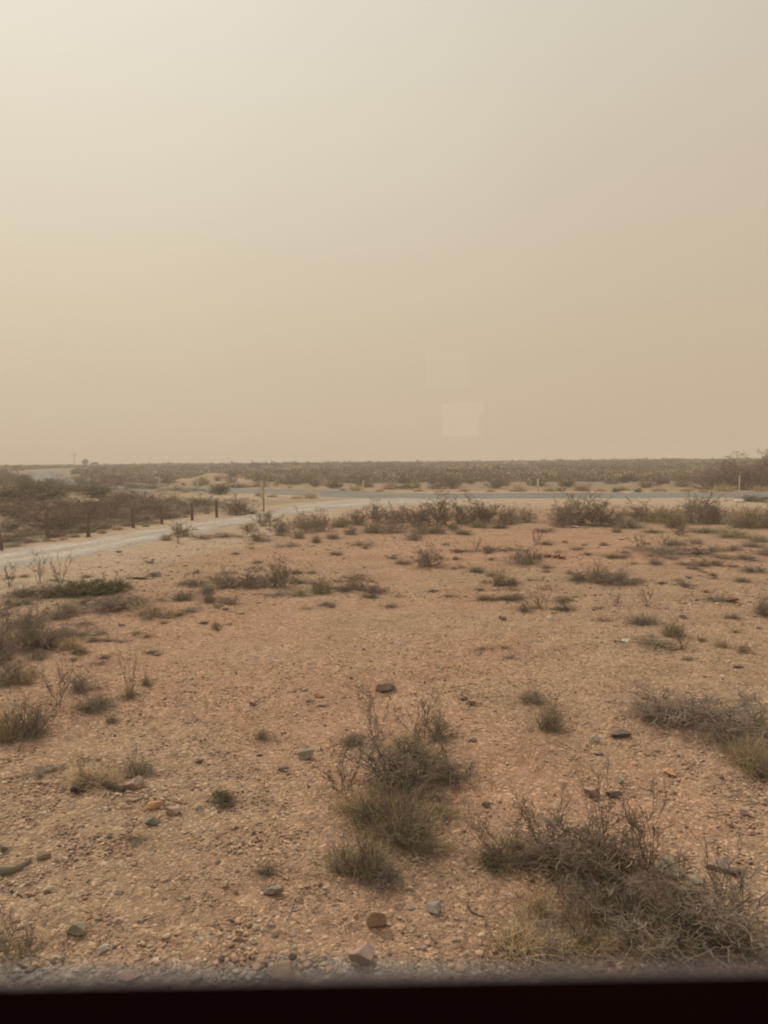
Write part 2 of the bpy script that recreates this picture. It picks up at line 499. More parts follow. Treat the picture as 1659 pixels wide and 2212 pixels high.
def unit_plant(kind, cls, seed):
    rng = np.random.default_rng(seed)
    s = SC[cls]; th = TH[cls]; dn = DN[cls]
    if cls == 'L' and kind in ('sprawl', 'dead'): th *= 1.0; dn *= 0.8
    if kind == 'bare' and cls != 'S': th *= 0.62
    w, f = MB(), MB()
    if kind in ('twig', 'green', 'red', 'grey'):
        n0 = int(22 * s)
        col = {'twig': BARK, 'green': (0.17, 0.14, 0.10), 'red': REDB, 'grey': GREYB}[kind]
        off = np.array([0.0, 0, 0])
        a = base_pts(rng, n0, 0.24); b = stray(rng, n0, dome_tips(rng, n0)); b[:, 2] *= rng.uniform(0.45, 1.0, n0)
        g0 = grow(rng, a, b, 6, 0.05, 0.035)
        tubes(w, g0, 0.0068 * th, 0.003 * th, rng, vary(rng, col, n0))
        m = int(dn * 130 * s ** 1.5); g1 = kids(rng, g0, m, 0.12, 0.34, 0.5, 0.1, 0.2)
        tubes(w, g1, 0.0048 * th, 0.0025 * th, rng, vary(rng, col, m, 0.4))
        m2 = int(dn * 380 * s ** 1.4); g2 = kids(rng, g1, m2, 0.05, 0.17, 0.7, 0.1, 0.2, 3)
        tubes(w, g2, 0.0046 * th, 0.0022 * th, rng, vary(rng, np.array(col) * 1.12, m2))
        m3 = int(dn * 800 * s ** 1.4); g3 = kids(rng, g2, m3, 0.03, 0.09, 0.9, 0.1, 0.1, 3)
        blades(f, g3, 0.0075 * th, rng, vary(rng, np.array(col) * 1.2, m3), 0.5)
        if kind == 'green':
            c = g2[:, -1]; c = np.repeat(c, 4 if cls == 'S' else 5, 0) + rng.normal(0, 0.03, (len(c) * (4 if cls == 'S' else 5), 3))
            c[:, 2] = np.abs(c[:, 2])
            leaves(f, c, 0.022 * th ** 0.7, rng, vary(rng, GREEN, len(c), 0.4, 0.1))
        else:
            c = np.concatenate([g3[:, -1][::2], g3[:, 1][1::3]])
            leaves(f, c, 0.013 * th, rng, vary(rng, np.array(col) * 1.15, len(c), 0.4))
    elif kind in ('broom', 'sage'):
        col = OLIVE if kind == 'broom' else SAGE
        n = int(dn * 95 * s ** 1.3)
        a = base_pts(rng, n, 0.26); b = stray(rng, n, dome_tips(rng, n))
        b[:, 2] *= rng.uniform(0.35, 1.05, n); b[:, :2] = b[:, :2] * 0.8 + a[:, :2] * 0.8
        g0 = grow(rng, a, b, 5, 0.02, 0.025)
        tubes(f, g0, 0.0058 * th, 0.0026 * th, rng, vary(rng, col, n, 0.55, 0.08))
        m = int(dn * 190 * s ** 1.3); g1 = kids(rng, g0, m, 0.08, 0.26, 0.5, 0.12, 0.3)
        blades(f, g1, 0.0075 * th, rng, vary(rng, np.array(col) * 1.05, m, 0.55, 0.08), 0.3)
        n = int(26 * s); a = base_pts(rng, n, 0.2); b = dome_tips(rng, n) * 0.8
        g = grow(rng, a, b, 5, 0, 0.06)
        tubes(w, g, 0.007 * th, 0.003 * th, rng, vary(rng, BARK, n))
        m = int(60 * s * s); g = kids(rng, g, m, 0.1, 0.3, 0.7, 0)
        tubes(w, g, 0.005 * th, 0.002 * th, rng, vary(rng, BARK, m))
    elif kind in ('grass', 'palegrass'):
        col = STRAW if kind == 'grass' else PALE
        n = int(dn * 210 * s ** 1.3)
        a = base_pts(rng, n, 0.3); b = stray(rng, n, dome_tips(rng, n)); b[:, 2] *= rng.uniform(0.35, 1.05, n)
        b[:, :2] += a[:, :2] * 0.5
        g0 = grow(rng, a, b, 5, 0.10, 0.02)
        blades(f, g0, 0.011 * th, rng, vary(rng, col, n, 0.5, 0.07), 0.2)
        n = int(60 * s); a = base_pts(rng, n, 0.3); b = dome_tips(rng, n) * 0.5
        blades(w, grow(rng, a, b, 4, 0.05, 0.03), 0.012 * th, rng, vary(rng, (0.2, 0.16, 0.09), n))
    elif kind == 'bare':
        n0 = int(5 + 1.5 * s)
        a = base_pts(rng, n0, 0.06); b = dome_tips(rng, n0, 0.1); b[:, 2] = rng.uniform(0.6, 1.05, n0)
        g0 = grow(rng, a, b, 7, 0.02, 0.035)
        tubes(w, g0, 0.013 * th, 0.005 * th, rng, vary(rng, GREYB, n0))
        m = int(34 * s); g1 = kids(rng, g0, m, 0.1, 0.34, 0.35, 0.35, 0.2, 5)
        tubes(w, g1, 0.008 * th, 0.003 * th, rng, vary(rng, GREYB, m))
        m = int(110 * s); g2 = kids(rng, g1, m, 0.05, 0.16, 0.5, 0.3, 0.1, 3)
        tubes(f, g2, 0.005 * th, 0.002 * th, rng, vary(rng, BARK, m))
    elif kind in ('sprawl', 'dead'):
        flat = 0.0 if kind == 'sprawl' else 0.3
        col = (0.31, 0.255, 0.205) if kind == 'sprawl' else (0.36, 0.30, 0.235)
        n0 = int(9 * s); a = base_pts(rng, n0, 0.14); b = dome_tips(rng, n0, 0.3, 1.0, flat)
        g0 = grow(rng, a, b, 8, 0.06, 0.045)
        tubes(w, g0, 0.014 * th, 0.006 * th, rng, vary(rng, col, n0))
        m = int(dn * 60 * s * s); g1 = kids(rng, g0, m, 0.12, 0.34, 0.75, 0.15, 0.15, 5, 0.09)
        tubes(w, g1, 0.008 * th, 0.004 * th, rng, vary(rng, col, m))
        m = int(dn * 150 * s ** 1.4); g2 = kids(rng, g1, m, 0.05, 0.2, 0.9, 0.2, 0.1, 4, 0.09)
        tubes(w, g2, 0.0055 * th, 0.0025 * th, rng, vary(rng, np.array(col) * 1.15, m))
        m = int(dn * 240 * s ** 1.4); g3 = kids(rng, g2, m, 0.03, 0.1, 1.0, 0.1, 0.1, 3)
        blades(f, g3, 0.0075 * th, rng, vary(rng, np.array(col) * 1.2, m), 0.4)
    return w.mesh(kind + '_branches', M_WOOD), f.mesh(kind + '_foliage', M_LEAF)

PROTO = {}
def proto(kind, cls, i):
    k = (kind, cls, i)
    if k not in PROTO: PROTO[k] = unit_plant(kind, cls, hash((len(kind) * 7 + ord(kind[0]) * 31 + ord(kind[-1]), ord(cls), i)) % 100000)
    return PROTO[k]

NAMES = {'twig': ('desert_shrub', 'shrub'), 'grey': ('desert_shrub', 'shrub'), 'red': ('desert_shrub', 'shrub'), 'green': ('creosote_bush', 'bush'),
         'broom': ('broom_shrub', 'shrub'), 'sage': ('sagebrush', 'shrub'), 'grass': ('grass_tuft', 'grass tuft'), 'palegrass': ('grass_tuft', 'grass tuft'),
         'bare': ('bare_stalk_plant', 'plant'), 'sprawl': ('mesquite_shrub', 'shrub'), 'dead': ('dead_brush', 'dead brush')}
PLANTED = []
GROW = [1.2, 1.08]
def plant(kind, x, y, w, h, label, group=None, rng=RNG, loc=None, size=None, cls=None, deep=0.9):
    p = P(x, y, height) if loc is None else np.array(loc)
    d = np.linalg.norm(p - EYE)
    W, H = (w * d / FD * GROW[0], h * d / FD * GROW[1]) if size is None else size
    if size is None:
        sf = 2.8 / d
        H = max(0.6 * h, h - 0.4 * w * sf) * d / FD * GROW[1]
    if cls is None: cls = 'S' if w < 50 else ('M' if w < 115 else 'L')
    a, b = proto(kind, cls, int(rng.integers(0, 4 if cls != 'L' else 3)))
    nm, cat = NAMES[kind]
    p = p.copy()
    if loc is None: p[:2] += (p[:2] / np.linalg.norm(p[:2])) * W * 0.22
    p[2] = hz(p[0], p[1])
    e = bpy.data.objects.new(nm, None); COL.objects.link(e)
    e.empty_display_size = 0.1
    e.location = p; e.rotation_euler = (0, 0, rng.uniform(0, 2 * PI)); e.scale = (W, W * deep, H)
    tag(e, label, cat, group)
    part2 = 'blades' if 'grass' in kind else 'sprays'
    link('branches' if 'grass' not in kind else 'dead_blades', a, e)
    link(part2, b, e)
    PLANTED.append((p[0], p[1], W))
    return e

ORD = ['first', 'second', 'third', 'fourth', 'fifth', 'sixth', 'seventh', 'eighth', 'ninth', 'tenth', 'eleventh', 'twelfth', 'thirteenth', 'fourteenth',
       'fifteenth', 'sixteenth', 'seventeenth', 'eighteenth', 'nineteenth', 'twentieth', 'twenty-first', 'twenty-second', 'twenty-third', 'twenty-fourth',
       'twenty-fifth', 'twenty-sixth', 'twenty-seventh', 'twenty-eighth', 'twenty-ninth', 'thirtieth']
LOOK = {'twig': 'dark brown twiggy shrub', 'grey': 'grey bare-twigged shrub', 'red': 'reddish bare shrub', 'green': 'green leafy bush', 'broom': 'olive fine-stemmed shrub',
        'sage': 'grey-green mounded shrub', 'grass': 'straw-coloured grass tuft', 'palegrass': 'pale dry tuft', 'bare': 'thin bare-stalked plant', 'sprawl': 'dark sprawling shrub',
        'dead': 'dry dead brush'}
def row(where, group, items):
    items = sorted(items, key=lambda t: t[1])
    cnt = {}
    for it in items: cnt[it[0]] = cnt.get(it[0], 0) + 1
    k = {}
    for kind, x, y, w, h in items:
        i = k.get(kind, 0); k[kind] = i + 1
        lab = LOOK[kind] + ' ' + where
        if cnt[kind] > 1: lab += ', ' + (ORD[i] + ' such from left')
        plant(kind, x, y, w, h, lab, group)

GROW = [1.35, 0.82]
row('behind the brown fence posts', 'shrubs behind the brown fence posts', [
    ('green', 12, 1085, 90, 50), ('green', 70, 1082, 90, 48), ('green', 150, 1062, 70, 24), ('green', 192, 1060, 50, 20), ('sage', 252, 1098, 80, 52), ('twig', 312, 1088, 80, 44),
    ('red', 14, 1115, 80, 40), ('twig', 60, 1128, 80, 48), ('red', 110, 1112, 80, 46), ('twig', 160, 1137, 80, 58), ('red', 205, 1105, 80, 44), ('grey', 150, 1100, 70, 34),
    ('twig', 228, 1128, 70, 44), ('grey', 268, 1125, 60, 40), ('red', 300, 1118, 70, 40), ('twig', 345, 1112, 75, 48), ('grey', 388, 1104, 62, 40), ('broom', 370, 1085, 50, 28), ('twig', 425, 1098, 60, 34), ('grey', 458, 1094, 46, 30),
    ('grey', 20, 1150, 70, 34), ('sage', 70, 1158, 66, 26), ('red', 190, 1122, 80, 46), ('twig', 30, 1104, 80, 40), ('red', 250, 1110, 80, 40), ('grey', 330, 1100, 70, 34), ('twig', 95, 1135, 80, 44), ('green', 110, 1078, 70, 34), ('red', 60, 1100, 80, 36), ('green', 215, 1075, 70, 28), ('grey', 355, 1122, 50, 26), ('broom', 300, 1128, 50, 22), ('twig', 200, 1145, 50, 26), ('twig', 130, 1150, 60, 36), ('sage', 5, 1172, 70, 24), ('twig', 262, 1085, 70, 30)])
row('low behind the fence posts', 'low brush right behind the fence posts', [
    ('grey', 40, 1168, 60, 26), ('dead', 80, 1172, 60, 18), ('grey', 120, 1162, 60, 24), ('dead', 160, 1152, 60, 18), ('grey', 185, 1150, 50, 22), ('sage', 225, 1142, 50, 20), ('grey', 250, 1136, 50, 22), ('dead', 300, 1134, 60, 16),
    ('grey', 320, 1126, 50, 22), ('sage', 375, 1118, 50, 18), ('grey', 400, 1112, 50, 22), ('grey', 440, 1106, 50, 20), ('dead', 20, 1182, 60, 18), ('sage', 345, 1122, 40, 16), ('twig', 90, 1150, 60, 28), ('twig', 280, 1130, 50, 24)])
GROW = [1.2, 1.08]
row('in the strip beside the gravel track', 'grass tufts along the gravel track', [
    ('grass', 137, 1167, 26, 12), ('grass', 162, 1161, 28, 12), ('grass', 221, 1153, 24, 14), ('grass', 255, 1145, 34, 16), ('grass', 276, 1137, 32, 14), ('grass', 315, 1138, 24, 10),
    ('grass', 340, 1131, 26, 11), ('sage', 200, 1150, 26, 10), ('palegrass', 190, 1160, 22, 8), ('grass', 100, 1168, 20, 9), ('grass', 448, 1110, 22, 9), ('grass', 400, 1118, 20, 8),
    ('green', 546, 1112, 22, 9)])
plant('twig', 515, 1113, 66, 48, 'rounded dark brown shrub between the last brown post and the tall pale post', None, cls='M')
row('between paved road and sandy apron', 'plants beside the paved road bend', [
    ('green', 472, 1069, 44, 30), ('broom', 515, 1054, 60, 14), ('broom', 560, 1052, 50, 12), ('palegrass', 672, 1077, 42, 28), ('grass', 597, 1050, 16, 9), ('grass', 625, 1054, 18, 9),
    ('grass', 588, 1074, 34, 9), ('grass', 640, 1077, 44, 9), ('palegrass', 560, 1072, 28, 14), ('grass', 440, 1062, 20, 8), ('palegrass', 400, 1064, 30, 10), ('broom', 430, 1050, 26, 9), ('grass', 350, 1062, 34, 10)])
row('hiding the near side of the road bend', 'scrub in front of the road bend', [
    ('twig', 215, 1050, 60, 20), ('grey', 255, 1052, 60, 18), ('broom', 290, 1056, 60, 16), ('grey', 325, 1058, 56, 16), ('palegrass', 360, 1060, 50, 14), ('twig', 240, 1046, 60, 18), ('sage', 385, 1061, 46, 14), ('grey', 175, 1046, 60, 22),
    ('twig', 120, 1058, 70, 26), ('green', 60, 1060, 70, 30), ('grey', 20, 1056, 70, 34), ('grey', 50, 1040, 56, 18), ('sage', 15, 1034, 50, 16), ('twig', 205, 1030, 44, 14), ('broom', 420, 1062, 44, 12), ('grass', 310, 1052, 50, 10)])
row('on the paved road far verge', 'plants along the far verge', [
    ('broom', 769, 1060, 36, 16), ('grass', 740, 1060, 24, 8), ('green', 876, 1057, 32, 14), ('grass', 820, 1062, 30, 7), ('grass', 905, 1062, 30, 8), ('grass', 950, 1063, 30, 7), ('palegrass', 1002, 1062, 42, 14),
    ('palegrass', 1118, 1062, 54, 28), ('palegrass', 1187, 1062, 40, 18), ('twig', 1214, 1062, 22, 13), ('palegrass', 1256, 1061, 54, 26), ('grass', 1298, 1062, 30, 11), ('palegrass', 1344, 1060, 44, 14), ('palegrass', 1423, 1062, 52, 16),
    ('grass', 1484, 1062, 44, 10), ('grass', 1566, 1062, 60, 22), ('grass', 1642, 1062, 40, 16), ('green', 1328, 1063, 20, 8), ('grass', 1060, 1063, 30, 8), ('green', 1380, 1063, 22, 8), ('grass', 1520, 1063, 30, 9)])
plant('red', 1598, 1058, 150, 80, 'tall reddish bare shrub standing above the horizon beyond the road', cls='L')
plant('red', 1656, 1060, 110, 66, 'reddish bare shrub beside the tallest bare one, at the right edge', cls='L')
plant('red', 1530, 1058, 100, 42, 'lower reddish bare shrub just left of the tallest bare one', cls='L')

row('in the thicket at the track end', 'shrubs at the end of the gravel track', [
    ('grey', 575, 1137, 44, 38), ('grey', 605, 1157, 52, 40), ('sage', 645, 1164, 38, 28), ('grey', 650, 1140, 50, 34), ('twig', 690, 1148, 60, 42), ('grey', 665, 1152, 50, 34), ('sage', 757, 1156, 40, 26),
    ('twig', 770, 1135, 60, 44), ('twig', 815, 1130, 62, 46), ('sage', 683, 1173, 32, 22), ('sage', 735, 1140, 46, 28), ('sage', 805, 1152, 60, 30), ('grey', 540, 1150, 40, 24)])
row('in the long thicket before the road', 'shrubs in the long thicket before the road', [
    ('twig', 862, 1130, 60, 44), ('grey', 850, 1153, 60, 38), ('twig', 900, 1138, 76, 56), ('twig', 950, 1136, 80, 64), ('twig', 1000, 1134, 80, 66), ('twig', 1050, 1130, 76, 52), ('sage', 1092, 1134, 64, 38), ('grey', 1132, 1130, 60, 34),
    ('sage', 945, 1153, 54, 26), ('sage', 1035, 1141, 70, 20), ('sage', 1080, 1142, 50, 18), ('grey', 905, 1154, 50, 24), ('twig', 975, 1146, 36, 18), ('grey', 1105, 1122, 50, 28)])
row('in the right thicket before the road', 'shrubs in the right thicket before the road', [
    ('twig', 1215, 1131, 60, 58), ('grey', 1250, 1136, 80, 66), ('twig', 1290, 1138, 80, 62), ('twig', 1330, 1136, 60, 44), ('twig', 1212, 1140, 36, 18), ('twig', 1385, 1126, 86, 46), ('broom', 1430, 1131, 84, 42), ('sage', 1362, 1142, 80, 28),
    ('twig', 1523, 1130, 78, 66), ('grey', 1490, 1132, 60, 50), ('twig', 1552, 1133, 60, 46), ('broom', 1622, 1142, 86, 52), ('grey', 1656, 1142, 60, 46), ('sage', 1460, 1142, 60, 32), ('grey', 1590, 1140, 44, 30), ('green', 1635, 1084, 56, 14)])
row('at the right thicket near edge', 'low plants below the right thicket', [
    ('broom', 1530, 1153, 110, 16), ('broom', 1585, 1163, 90, 22), ('sage', 1640, 1172, 60, 18), ('sage', 1333, 1151, 28, 14), ('grey', 1470, 1157, 28, 22), ('sage', 1505, 1176, 38, 16), ('broom', 1410, 1152, 60, 10), ('grey', 1620, 1182, 60, 14)])
row('on red dirt below the long thicket', 'low plants on the red dirt', [
    ('dead', 847, 1208, 46, 18), ('twig', 922, 1226, 70, 44), ('sage', 870, 1220, 50, 12), ('dead', 1005, 1194, 56, 12), ('bare', 1030, 1186, 30, 24), ('twig', 1052, 1193, 38, 18), ('dead', 1095, 1191, 56, 14), ('grey', 1140, 1220, 78, 42),
    ('sage', 1030, 1237, 50, 18), ('broom', 1078, 1266, 48, 50), ('twig', 1105, 1266, 46, 22), ('broom', 1050, 1299, 66, 20), ('twig', 1103, 1299, 60, 22), ('grass', 1110, 1277, 20, 12),
    ('twig', 1134, 1322, 32, 20), ('twig', 1222, 1320, 40, 18), ('sage', 845, 1313, 36, 11), ('dead', 988, 1229, 32, 14), ('twig', 1180, 1178, 34, 12), ('bare', 1160, 1178, 30, 34)])
plant('bare', 1172, 1320, 84, 56, 'airy grey bare-stalked plant above the orange and cream stones', cls='M')
row('on the stony ground at the right', 'low plants on the stony right side', [
    ('twig', 1252, 1257, 64, 26), ('bare', 1290, 1262, 60, 50), ('twig', 1296, 1260, 60, 32), ('grey', 1330, 1264, 80, 38), ('dead', 1366, 1264, 50, 22), ('twig', 1385, 1190, 50, 13), ('grey', 1440, 1202, 110, 26), ('twig', 1505, 1200, 62, 18),
    ('dead', 1330, 1205, 60, 13), ('twig', 1415, 1220, 36, 14), ('twig', 1477, 1221, 24, 9), ('twig', 1515, 1223, 44, 14), ('twig', 1547, 1223, 32, 16), ('grey', 1570, 1208, 46, 12), ('grey', 1615, 1212, 52, 13), ('twig', 1630, 1238, 46, 15),
    ('broom', 1602, 1258, 48, 14), ('sage', 1545, 1300, 66, 17), ('sage', 1390, 1352, 84, 28), ('broom', 1455, 1378, 56, 44),
    ('bare', 1400, 1312, 44, 34), ('bare', 1328, 1312, 50, 34), ('sage', 1652, 1332, 56, 48), ('grass', 1467, 1256, 22, 15), ('twig', 1478, 1268, 36, 14), ('bare', 1440, 1195, 70, 36), ('bare', 1378, 1180, 44, 26)])
plant('dead', 1418, 1402, 88, 36, 'brown dead brush heap below the small green bush', cls='M')
plant('bare', 1472, 1404, 32, 34, 'thin stalks just right of the brown dead brush heap')
plant('palegrass', 1558, 1400, 36, 38, 'small pale vase-shaped tuft alone on the stony right side')
row('on the rise below the gravel track', 'plants on the rise below the gravel track', [
    ('twig', 50, 1291, 76, 26), ('twig', 100, 1294, 84, 34), ('green', 170, 1287, 76, 42), ('green', 215, 1287, 76, 36), ('green', 248, 1280, 52, 32), ('grey', 150, 1327, 76, 28), ('grey', 225, 1322, 96, 34), ('grey', 264, 1318, 60, 28),
    ('palegrass', 325, 1332, 86, 46), ('grass', 368, 1334, 44, 34), ('dead', 165, 1354, 56, 15), ('twig', 8, 1332, 32, 16), ('bare', 85, 1262, 50, 62), ('bare', 132, 1264, 40, 60), ('bare', 20, 1268, 40, 44), ('sage', 395, 1300, 60, 24), ('twig', 452, 1303, 44, 24),
    ('dead', 345, 1336, 70, 18), ('sage', 290, 1300, 44, 20), ('bare', 385, 1175, 60, 46), ('twig', 392, 1160, 34, 34), ('sage', 360, 1168, 36, 18), ('dead', 440, 1165, 60, 16), ('grass', 422, 1148, 22, 12), ('dead', 500, 1162, 70, 18)])
row('between track end and open dirt', 'plants below the track end', [
    ('grey', 487, 1270, 76, 42), ('twig', 535, 1271, 56, 36), ('twig', 602, 1270, 70, 60), ('grey', 565, 1270, 54, 30), ('broom', 695, 1284, 64, 48), ('twig', 742, 1280, 46, 22), ('twig', 772, 1276, 54, 30), ('twig', 810, 1282, 54, 28),
    ('sage', 705, 1309, 50, 12), ('sage', 800, 1292, 50, 14), ('grey', 500, 1306, 42, 26), ('dead', 660, 1262, 60, 20), ('dead', 770, 1255, 70, 24), ('grass', 790, 1290, 24, 12), ('sage', 640, 1240, 40, 14)])
plant('broom', 466, 1361, 16, 26, 'tiny green sprig beside the cream stone on the dirt')
row('at the left edge', 'large shrubs at the left edge', [
    ('grey', 22, 1412, 116, 100), ('grey', 78, 1404, 90, 80), ('twig', 105, 1402, 70, 50), ('sage', 85, 1426, 50, 28), ('sage', 22, 1482, 96, 62), ('grass', 58, 1480, 36, 52), ('twig', 70, 1464, 20, 24), ('grey', -5, 1440, 70, 80)])
plant('grass', 152, 1402, 56, 38, 'straw tuft with dark base right of the big grey shrub')
plant('sage', 217, 1437, 24, 8, 'tiny flat grey plant on bare dirt above the crooked stalk')
plant('bare', 280, 1510, 34, 100, 'tall crooked grey-green stalk standing alone on the dirt', cls='S')
plant('broom', 281, 1508, 24, 34, 'small green sprout at the foot of the crooked stalk')
plant('broom', 316, 1482, 22, 34, 'thin green sprout right of the crooked stalk')
plant('bare', 125, 1535, 84, 96, 'reddish bare twigs rising left of the crooked stalk', cls='M')
plant('twig', 175, 1497, 56, 46, 'dark twig clump with an upright spike behind the pale mound')
plant('sage', 205, 1538, 96, 44, 'pale grey mounded plant between bare twigs and crooked stalk', cls='M')
plant('twig', 243, 1562, 18, 16, 'tiny brown clump below the pale grey mound')
plant('sage', 48, 1602, 136, 96, 'large grey-green mounded shrub at the left edge above the straw clump')
plant('grass', 8, 1606, 50, 76, 'dry straw tuft cut by the left edge beside the large grey-green shrub')
plant('dead', 86, 1677, 56, 22, 'dark little dead sprig on the dirt left of the straw clump', cls='S')
plant('grass', 205, 1708, 130, 72, 'straw clump over the dark curved log', cls='M', deep=0.6)
plant('bare', 178, 1692, 18, 50, 'dark upright stalk in the straw clump')
plant('sage', 297, 1684, 84, 58, 'grey-green tuft with straw tips behind the pink-brown rock', cls='M')
plant('green', 482, 1740, 44, 30, 'small bright green sprig right of the pale stones', cls='M')
plant('dead', 298, 1822, 44, 24, 'small dark sprig below the teal stone', cls='S')
plant('broom', 566, 1600, 34, 32, 'small dark olive tuft on the open dirt')
plant('bare', 15, 2066, 46, 80, 'brown twigs at the lower left edge', cls='S')
plant('bare', 66, 2052, 26, 46, 'short broken stalk at the lower left', cls='S')
plant('dead', 573, 1890, 36, 12, 'small dark dead twig on the dirt left of the central shrub', cls='S')
# the central shrub group
plant('bare', 812, 1604, 96, 112, 'bare grey stalks forking upward above the central shrub group', 'central shrub group', cls='M')
plant('bare', 905, 1612, 110, 118, 'fan of bare reddish twigs at the upper right of the central group', 'central shrub group', cls='M')
plant('grey', 945, 1600, 66, 70, 'fine twiggy fan beside the bare stalks of the central group', 'central shrub group', cls='S')
plant('sage', 763, 1614, 62, 34, 'small grey mound at the upper left of the central shrub group', 'central shrub group', cls='M')
plant('broom', 885, 1660, 140, 84, 'olive and brown shrub in the middle of the central group', 'central shrub group', cls='L')
plant('twig', 968, 1696, 110, 60, 'dark rounded mound at the right of the central group', 'central shrub group', cls='M')
plant('sprawl', 860, 1725, 230, 150, 'tangle of brown branches in the middle of the central group', 'central shrub group', cls='L')
plant('grey', 905, 1712, 130, 76, 'grey brush behind the big olive mound', 'central shrub group', cls='M')
plant('bare', 745, 1740, 120, 130, 'bare branch leaning left from the central group', 'central shrub group', cls='M')
plant('broom', 795, 1800, 130, 100, 'olive wispy mound in the left half of the central group', 'central shrub group', cls='M')
plant('broom', 875, 1835, 190, 160, 'largest olive wispy mound of the central group', 'central shrub group', cls='L')
plant('grass', 760, 1760, 90, 60, 'straw wisps behind the left olive mound', 'central shrub group', cls='M')
plant('broom', 748, 1898, 110, 96, 'lowest left green-stemmed tuft of the central group', 'central shrub group', cls='M')
plant('broom', 800, 1905, 100, 120, 'upright olive tuft at the foot of the central group', 'central shrub group', cls='M')
plant('twig', 830, 1918, 90, 54, 'dark brown twigs at the foot of the central group', 'central shrub group', cls='M')
plant('grass', 850, 1815, 120, 80, 'dry straw stems standing in the largest olive mound', 'central shrub group', cls='M')
plant('grass', 945, 1850, 90, 40, 'dry straw wisps right of the largest olive mound', 'central shrub group', cls='M')
plant('sage', 915, 1850, 60, 40, 'small grey tuft under the right side of the olive mound', 'central shrub group', cls='M')
plant('grass', 960, 1770, 80, 34, 'thin straw grass right of the olive mound', None, cls='M')
# right middle
plant('sage', 1150, 1522, 66, 38, 'sparse grey plant above a grey-green one on open dirt', cls='M')
plant('sage', 1187, 1582, 76, 76, 'upright grey-green plant alone on the dirt right of centre', cls='M')
plant('sprawl', 1450, 1572, 230, 84, 'dark dead branch arching low over the dirt at the right', cls='L')
plant('sage', 1436, 1570, 150, 44, 'flat grey-green shrub under the arching dead branch', cls='M')
plant('sprawl', 1590, 1612, 230, 110, 'sprawling thorny branches beside the arching dead branch', cls='L')
plant('twig', 1566, 1620, 70, 50, 'dark twiggy clump between sprawling branches and yellow grass', cls='M')
plant('grass', 1622, 1668, 120, 96, 'yellowish dry grass clump at the right edge', cls='L')
plant('broom', 1650, 1690, 80, 70, 'olive stems at the right edge beside the yellowish grass', cls='M')
# the lower right shrub group
G = 'lower right shrub group'
plant('bare', 1085, 1880, 150, 130, 'straight grey-green stems at the left of the lower right group', G, cls='M')
plant('broom', 1065, 1885, 100, 56, 'olive stems low at the left of the lower right group', G, cls='M')
plant('twig', 1120, 1872, 90, 40, 'dark low brush at the left of the lower right group', G, cls='M')
plant('bare', 1180, 1860, 130, 140, 'leaning stalks rising behind the lower right group', G, cls='M')
plant('grass', 1110, 1850, 110, 36, 'dry grass behind the left stems of the lower right group', G, cls='M')
plant('sprawl', 1215, 1890, 190, 120, 'dark tangle at the upper left of the lower right group', G, cls='L')
plant('bare', 1300, 1840, 90, 160, 'single tall crooked stalk above the lower right group', G, cls='M')
plant('sprawl', 1330, 1970, 260, 190, 'largest tangle in the middle of the lower right group', G, cls='L')
plant('red', 1320, 1900, 130, 90, 'reddish twigs at the top of the lower right group', G, cls='M')
plant('grey', 1385, 1995, 130, 90, 'grey brush in the middle of the lower right group', G, cls='M')
plant('bare', 1400, 1900, 120, 170, 'reddish bare stalks at the upper right of the lower right group', G, cls='M')
plant('grass', 1120, 2068, 120, 90, 'straw grass at the lower left of the lower right group', G, cls='M')
plant('palegrass', 1190, 2066, 100, 66, 'pale grass beside the lower left straw in the lower right group', G, cls='M')
plant('grass', 1270, 2074, 110, 60, 'straw grass at the foot of the middle tangle', G, cls='M')
plant('grass', 1160, 1985, 100, 60, 'straw grass below the upper left tangle', G, cls='M')
plant('broom', 1475, 2005, 110, 90, 'olive stems right of the grey brush in the lower right group', G, cls='M')
plant('sprawl', 1410, 2082, 260, 120, 'low tangle along the foot of the lower right group', G, cls='L')
plant('twig', 1505, 2060, 110, 80, 'dark twiggy shrub at the right of the lower right group', G, cls='M')
plant('grass', 1440, 2080, 110, 66, 'straw grass at the right foot of the lower right group', G, cls='M')
plant('sprawl', 1590, 2082, 200, 170, 'pale branches reaching to the right edge', G, cls='L')
plant('bare', 1560, 1995, 110, 150, 'bare red-brown stalks near the right edge', G, cls='M')
plant('dead', 1230, 2108, 240, 34, 'pale flattened sticks along the grey ballast edge', G, cls='L')
plant('dead', 1520, 2112, 240, 40, 'dry sticks along the ballast under the pale branches', G, cls='L')
plant('grass', 1290, 2000, 90, 50, 'straw grass between the middle tangle and the grey brush', G, cls='M')
plant('palegrass', 1360, 2050, 90, 40, 'pale bleached grass low in the lower right group', G, cls='M')
plant('bare', 1245, 2060, 150, 150, 'thin grey stalks standing in the middle straw grass', G, cls='M')
plant('bare', 1450, 2050, 150, 150, 'thin grey stalks right of the middle tangle', G, cls='M')
rt = np.random.default_rng(71)
k = 0
while k < 130:
    x, y = rt.uniform(0, 1659), 1172 + 260 * rt.random() ** 1.5
    if (480 < x < 1010 and y > 1320) or y < 1240 - x * 0.12 or rt.random() > 0.55 + vnoise(np.array(x / 90), np.array(y / 30), 5): continue
    kk = ['dead', 'sage', 'twig', 'grass', 'palegrass', 'broom'][rt.choice(6, p=[.3, .2, .2, .12, .1, .08])]
    plant(kk, x, y, rt.uniform(12, 30), rt.uniform(6, 13), 'tiny ' + {'dead': 'dead sprig', 'sage': 'grey-green sprig', 'twig': 'brown twiggy sprig', 'grass': 'straw tuft', 'palegrass': 'pale dry tuft', 'broom': 'olive sprig'}[kk] + ' scattered over the dirt between bigger shrubs', 'tiny ' + kk + ' plants scattered over the dirt', rng=rt)
    k += 1
